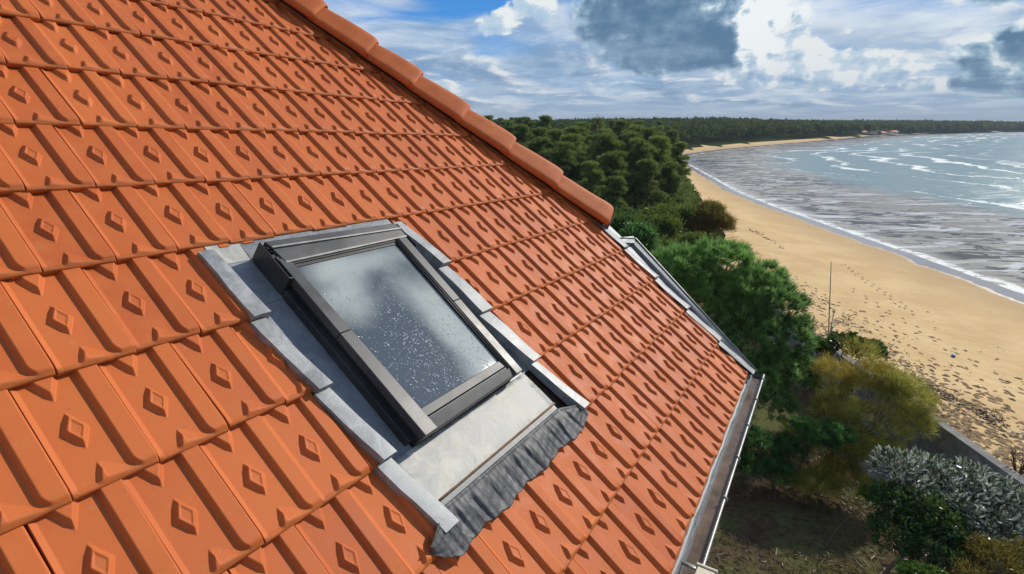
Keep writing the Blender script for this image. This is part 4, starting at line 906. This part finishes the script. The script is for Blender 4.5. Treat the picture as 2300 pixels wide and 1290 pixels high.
mb = MB(); k_ = (pt.x - pb.x) / pt.z; mb.tube([(-.3 * k_, 0, -.3), (1.4 * k_, 0, 1.4)], [.024, .022], 8); mb.out('lower_pole', M['pole'], mt, True)
mb = MB(); mb.tube([(1.35 * k_, 0, 1.35), (pt.x - pb.x, 0, pt.z)], [.018, .013], 8); mb.out('upper_pole', M['pole'], mt, True)
fb = at(1818, 770, 18.6); fe = empty('rope_fence', (fb.x, 18.6, 0)); tag(fe, 'thin posts and ropes by the foot of the tall pole', 'fence')
P_ = [(0, 0), (.05, -1.1), (1.1, .6)]
for x, y in P_: mb = MB(); mb.tube([(x, y, -1.0), (x, y, 1.0)], .022, 6); mb.out('post', M['pole'], fe, True)
mb = MB()
for (a, b) in ((0, 2), (0, 1), (1, 2)):
    for z0, z1 in ((.92, .2), (.25, .85)): mb.tube([(*P_[a], z0), ((P_[a][0] + P_[b][0]) / 2, (P_[a][1] + P_[b][1]) / 2, (z0 + z1) / 2 - .06), (*P_[b], z1)], .009, 4)
mb.out('rope', M['rope'], fe, True)
for nm, px, py, Y, m, s, lab in (('sack', 1812, 785, 17.6, 'white', (.16, .16, .32), 'white sack leaning behind the pine below the tall pole'), ('sack', 1838, 765, 18.4, 'navy', (.32, .2, .16), 'dark folded tarp on the ground by the rope fence')):
    c = at(px, py, Y); b = bmesh.new(); bmesh.ops.create_icosphere(b, subdivisions=3, radius=1)
    for v in b.verts: v.co = Vector((v.co.x * s[0], v.co.y * s[1], v.co.z * s[2])) * (1 + .12 * math.sin(v.co.x * 5 + v.co.z * 4) * math.cos(v.co.y * 6))
    me = bpy.data.meshes.new(nm); b.to_mesh(me); b.free(); me.materials.append(M[m]); o = bpy.data.objects.new(nm if m == 'white' else 'tarp', me); COL.objects.link(o); o.location = c; tag(o, lab, 'sack' if m == 'white' else 'tarp')
    for p in me.polygons: p.use_smooth = True

# footprints: shallow rimmed pits trodden into the sand; weed and driftwood lines
FV = []; FF = []; k = 0; ring = np.linspace(0, 2 * PI, 9)[:-1]
def pit(x, y, a, l, w, dep):
    global k
    z = gz(x, y); ca, sa = math.cos(a), math.sin(a); V = []
    for rr, hh in ((1.35, -.006), (1.0, dep * .5), (.72, dep * .4), (.45, .006), (0, .003)):
        q = ring if rr else ring[:1]
        for t_ in q: px_, py_ = math.cos(t_) * l * rr, math.sin(t_) * w * rr; V.append((x + px_ * ca - py_ * sa, y + px_ * sa + py_ * ca, z + hh))
    FV.extend(V); b = k
    for i in range(3): FF.extend([(b + i * 8 + j, b + i * 8 + (j + 1) % 8, b + (i + 1) * 8 + (j + 1) % 8, b + (i + 1) * 8 + j) for j in range(8)])
    FF.extend([(b + 24 + j, b + 24 + (j + 1) % 8, b + 32) for j in range(8)]); k += 33
from mathutils import kdtree
def gz(x, y): return float(np.asarray(ground_z(np.array([x]), np.array([y]))[0])[0])
r3 = np.random.default_rng(11)
for i in range(640):
    x = 11.6 + r3.exponential(1.5); y = 8 + 16 * r3.random() ** 1.2
    if x > 19: continue
    pit(x, y, r3.normal() * .9 + 1.3, .07 + .05 * r3.random(), .03 + .022 * r3.random(), .02 + .03 * r3.random())
for i in range(620):
    x = 11.6 + r3.exponential(1.5); y = 8.5 + 7.5 * r3.random()
    if x < 18: pit(x, y, r3.normal() * .9 + 1.3, .06 + .05 * r3.random(), .028 + .022 * r3.random(), .02 + .03 * r3.random())
for (x0, y0), (x1, y1), m in (((20.2, 31.5), (17.9, 22.), 26), ((15.5, 30), (14.6, 14), 30), ((17.4, 26), (15.6, 12), 26), ((13.6, 24), (13.2, 10), 28), ((19, 18), (15, 11), 20), ((16.5, 40), (14.5, 24), 30)):
    for i in range(m):
        f = i / m; pit(x0 + (x1 - x0) * f + .11 * (-1) ** i + r3.normal() * .04, y0 + (y1 - y0) * f + r3.normal() * .05, math.atan2(y1 - y0, x1 - x0), .10, .042, .03)
fp = mesh('footprints', FV, FF, M['sandpit'], None, True); fp['kind'] = 'stuff'  # pits coloured darker than the sand to stand in for shade inside
BB = []; DD = []; LL_ = []; 
def wrack(pl, n, sp, ln):
    for i in range(n):
        f = r3.random() * (len(pl) - 1); j = int(f); f -= j; x = pl[j][0] * (1 - f) + pl[j + 1][0] * f + r3.normal() * sp; y = pl[j][1] * (1 - f) + pl[j + 1][1] * f + r3.normal() * sp * 1.6
        for q in range(int(3 + 5 * r3.random())):
            BB.append((x + r3.normal() * .10, y + r3.normal() * .12, gz(x, y) + .012 + .02 * r3.random())); DD.append((r3.normal(), r3.normal(), .12 * r3.normal())); LL_.append(ln * .62 * (.4 + r3.random()))
wrack([(18.9, 42.), (18.6, 39.), (18.3, 35)], 26, .18, .26); wrack([(15.6, 38.), (15.3, 34), (14.9, 29.), (14.5, 25), (14.2, 22.)], 90, .34, .20)
wrack([(14.5, 22), (13.8, 18.6), (13.3, 16), (13.0, 14.)], 120, .26, .17); wrack([(13.1, 15.), (13.2, 13.4), (13.4, 12.2)], 90, .16, .17); wrack([(12.2, 20), (12., 15), (12.4, 11)], 50, .5, .14); wrack([(16.5, 20), (15, 12)], 30, 1.2, .12); wrack([(11.6, 18), (11.55, 12.5)], 50, .2, .16)
BB = np.array(BB); DD = unit(np.array(DD)); LL_ = np.array(LL_)
V, Fc, T2, P2 = blades(BB, DD, LL_, LL_ * .30, r3.random(len(BB)), None, 0, r3)
wk = mesh('seaweed', V, Fc, M['weed'], None, False, None, {'tone': T2, 'tip': P2}); wk['kind'] = 'stuff'
o = bx((0, 0, 0), (.09, .05, .05)).out('litter_can', M['bluep'], None); o.location = (15.9, 17.6, gz(15.9, 17.6) + .04); bev(o, .02); tag(o, 'small blue plastic scrap lying on the open sand', 'plastic scrap')

# yard floor: fallen needles, twigs and thin grass
n = 9000; x = 1.8 + 7.4 * r3.random(n); y = 6.2 + 8 * r3.random(n); z = np.asarray(ground_z(x, y)[0])
V, Fc, T2, P2 = blades(np.stack([x, y, z + .01 + .03 * r3.random(n)], 1), unit(np.stack([r3.normal(size=n), r3.normal(size=n), .10 * r3.normal(size=n)], 1)), .10 + .16 * r3.random(n), .010 + .02 * r3.random(n), r3.random(n) ** 1.5, None, 0, r3)
lt = mesh('fallen_needles', V, Fc, M['litter'], None, False, None, {'tone': T2, 'tip': P2}); lt['kind'] = 'stuff'
n = 16000; x = 1.8 + 6 * r3.random(n); y = 6.2 + 4.6 * r3.random(n) ** 1.3; m = (lump(x, y, 1.3, 21) + .35 - (y - 7.) * .22 + .25 * r3.normal(size=n)) > 0; x, y = x[m], y[m]; n = len(x); z = np.asarray(ground_z(x, y)[0])
V, Fc, T2, P2 = blades(np.stack([x, y, z], 1), unit(np.stack([r3.normal(size=n) * .5, r3.normal(size=n) * .5, np.ones(n)], 1)), .07 + .12 * r3.random(n), .008 + .008 * r3.random(n), r3.random(n), None, .6, r3)
gr = mesh('grass', V, Fc, M['grass'], None, False, None, {'tone': T2, 'tip': P2}); gr['kind'] = 'stuff'
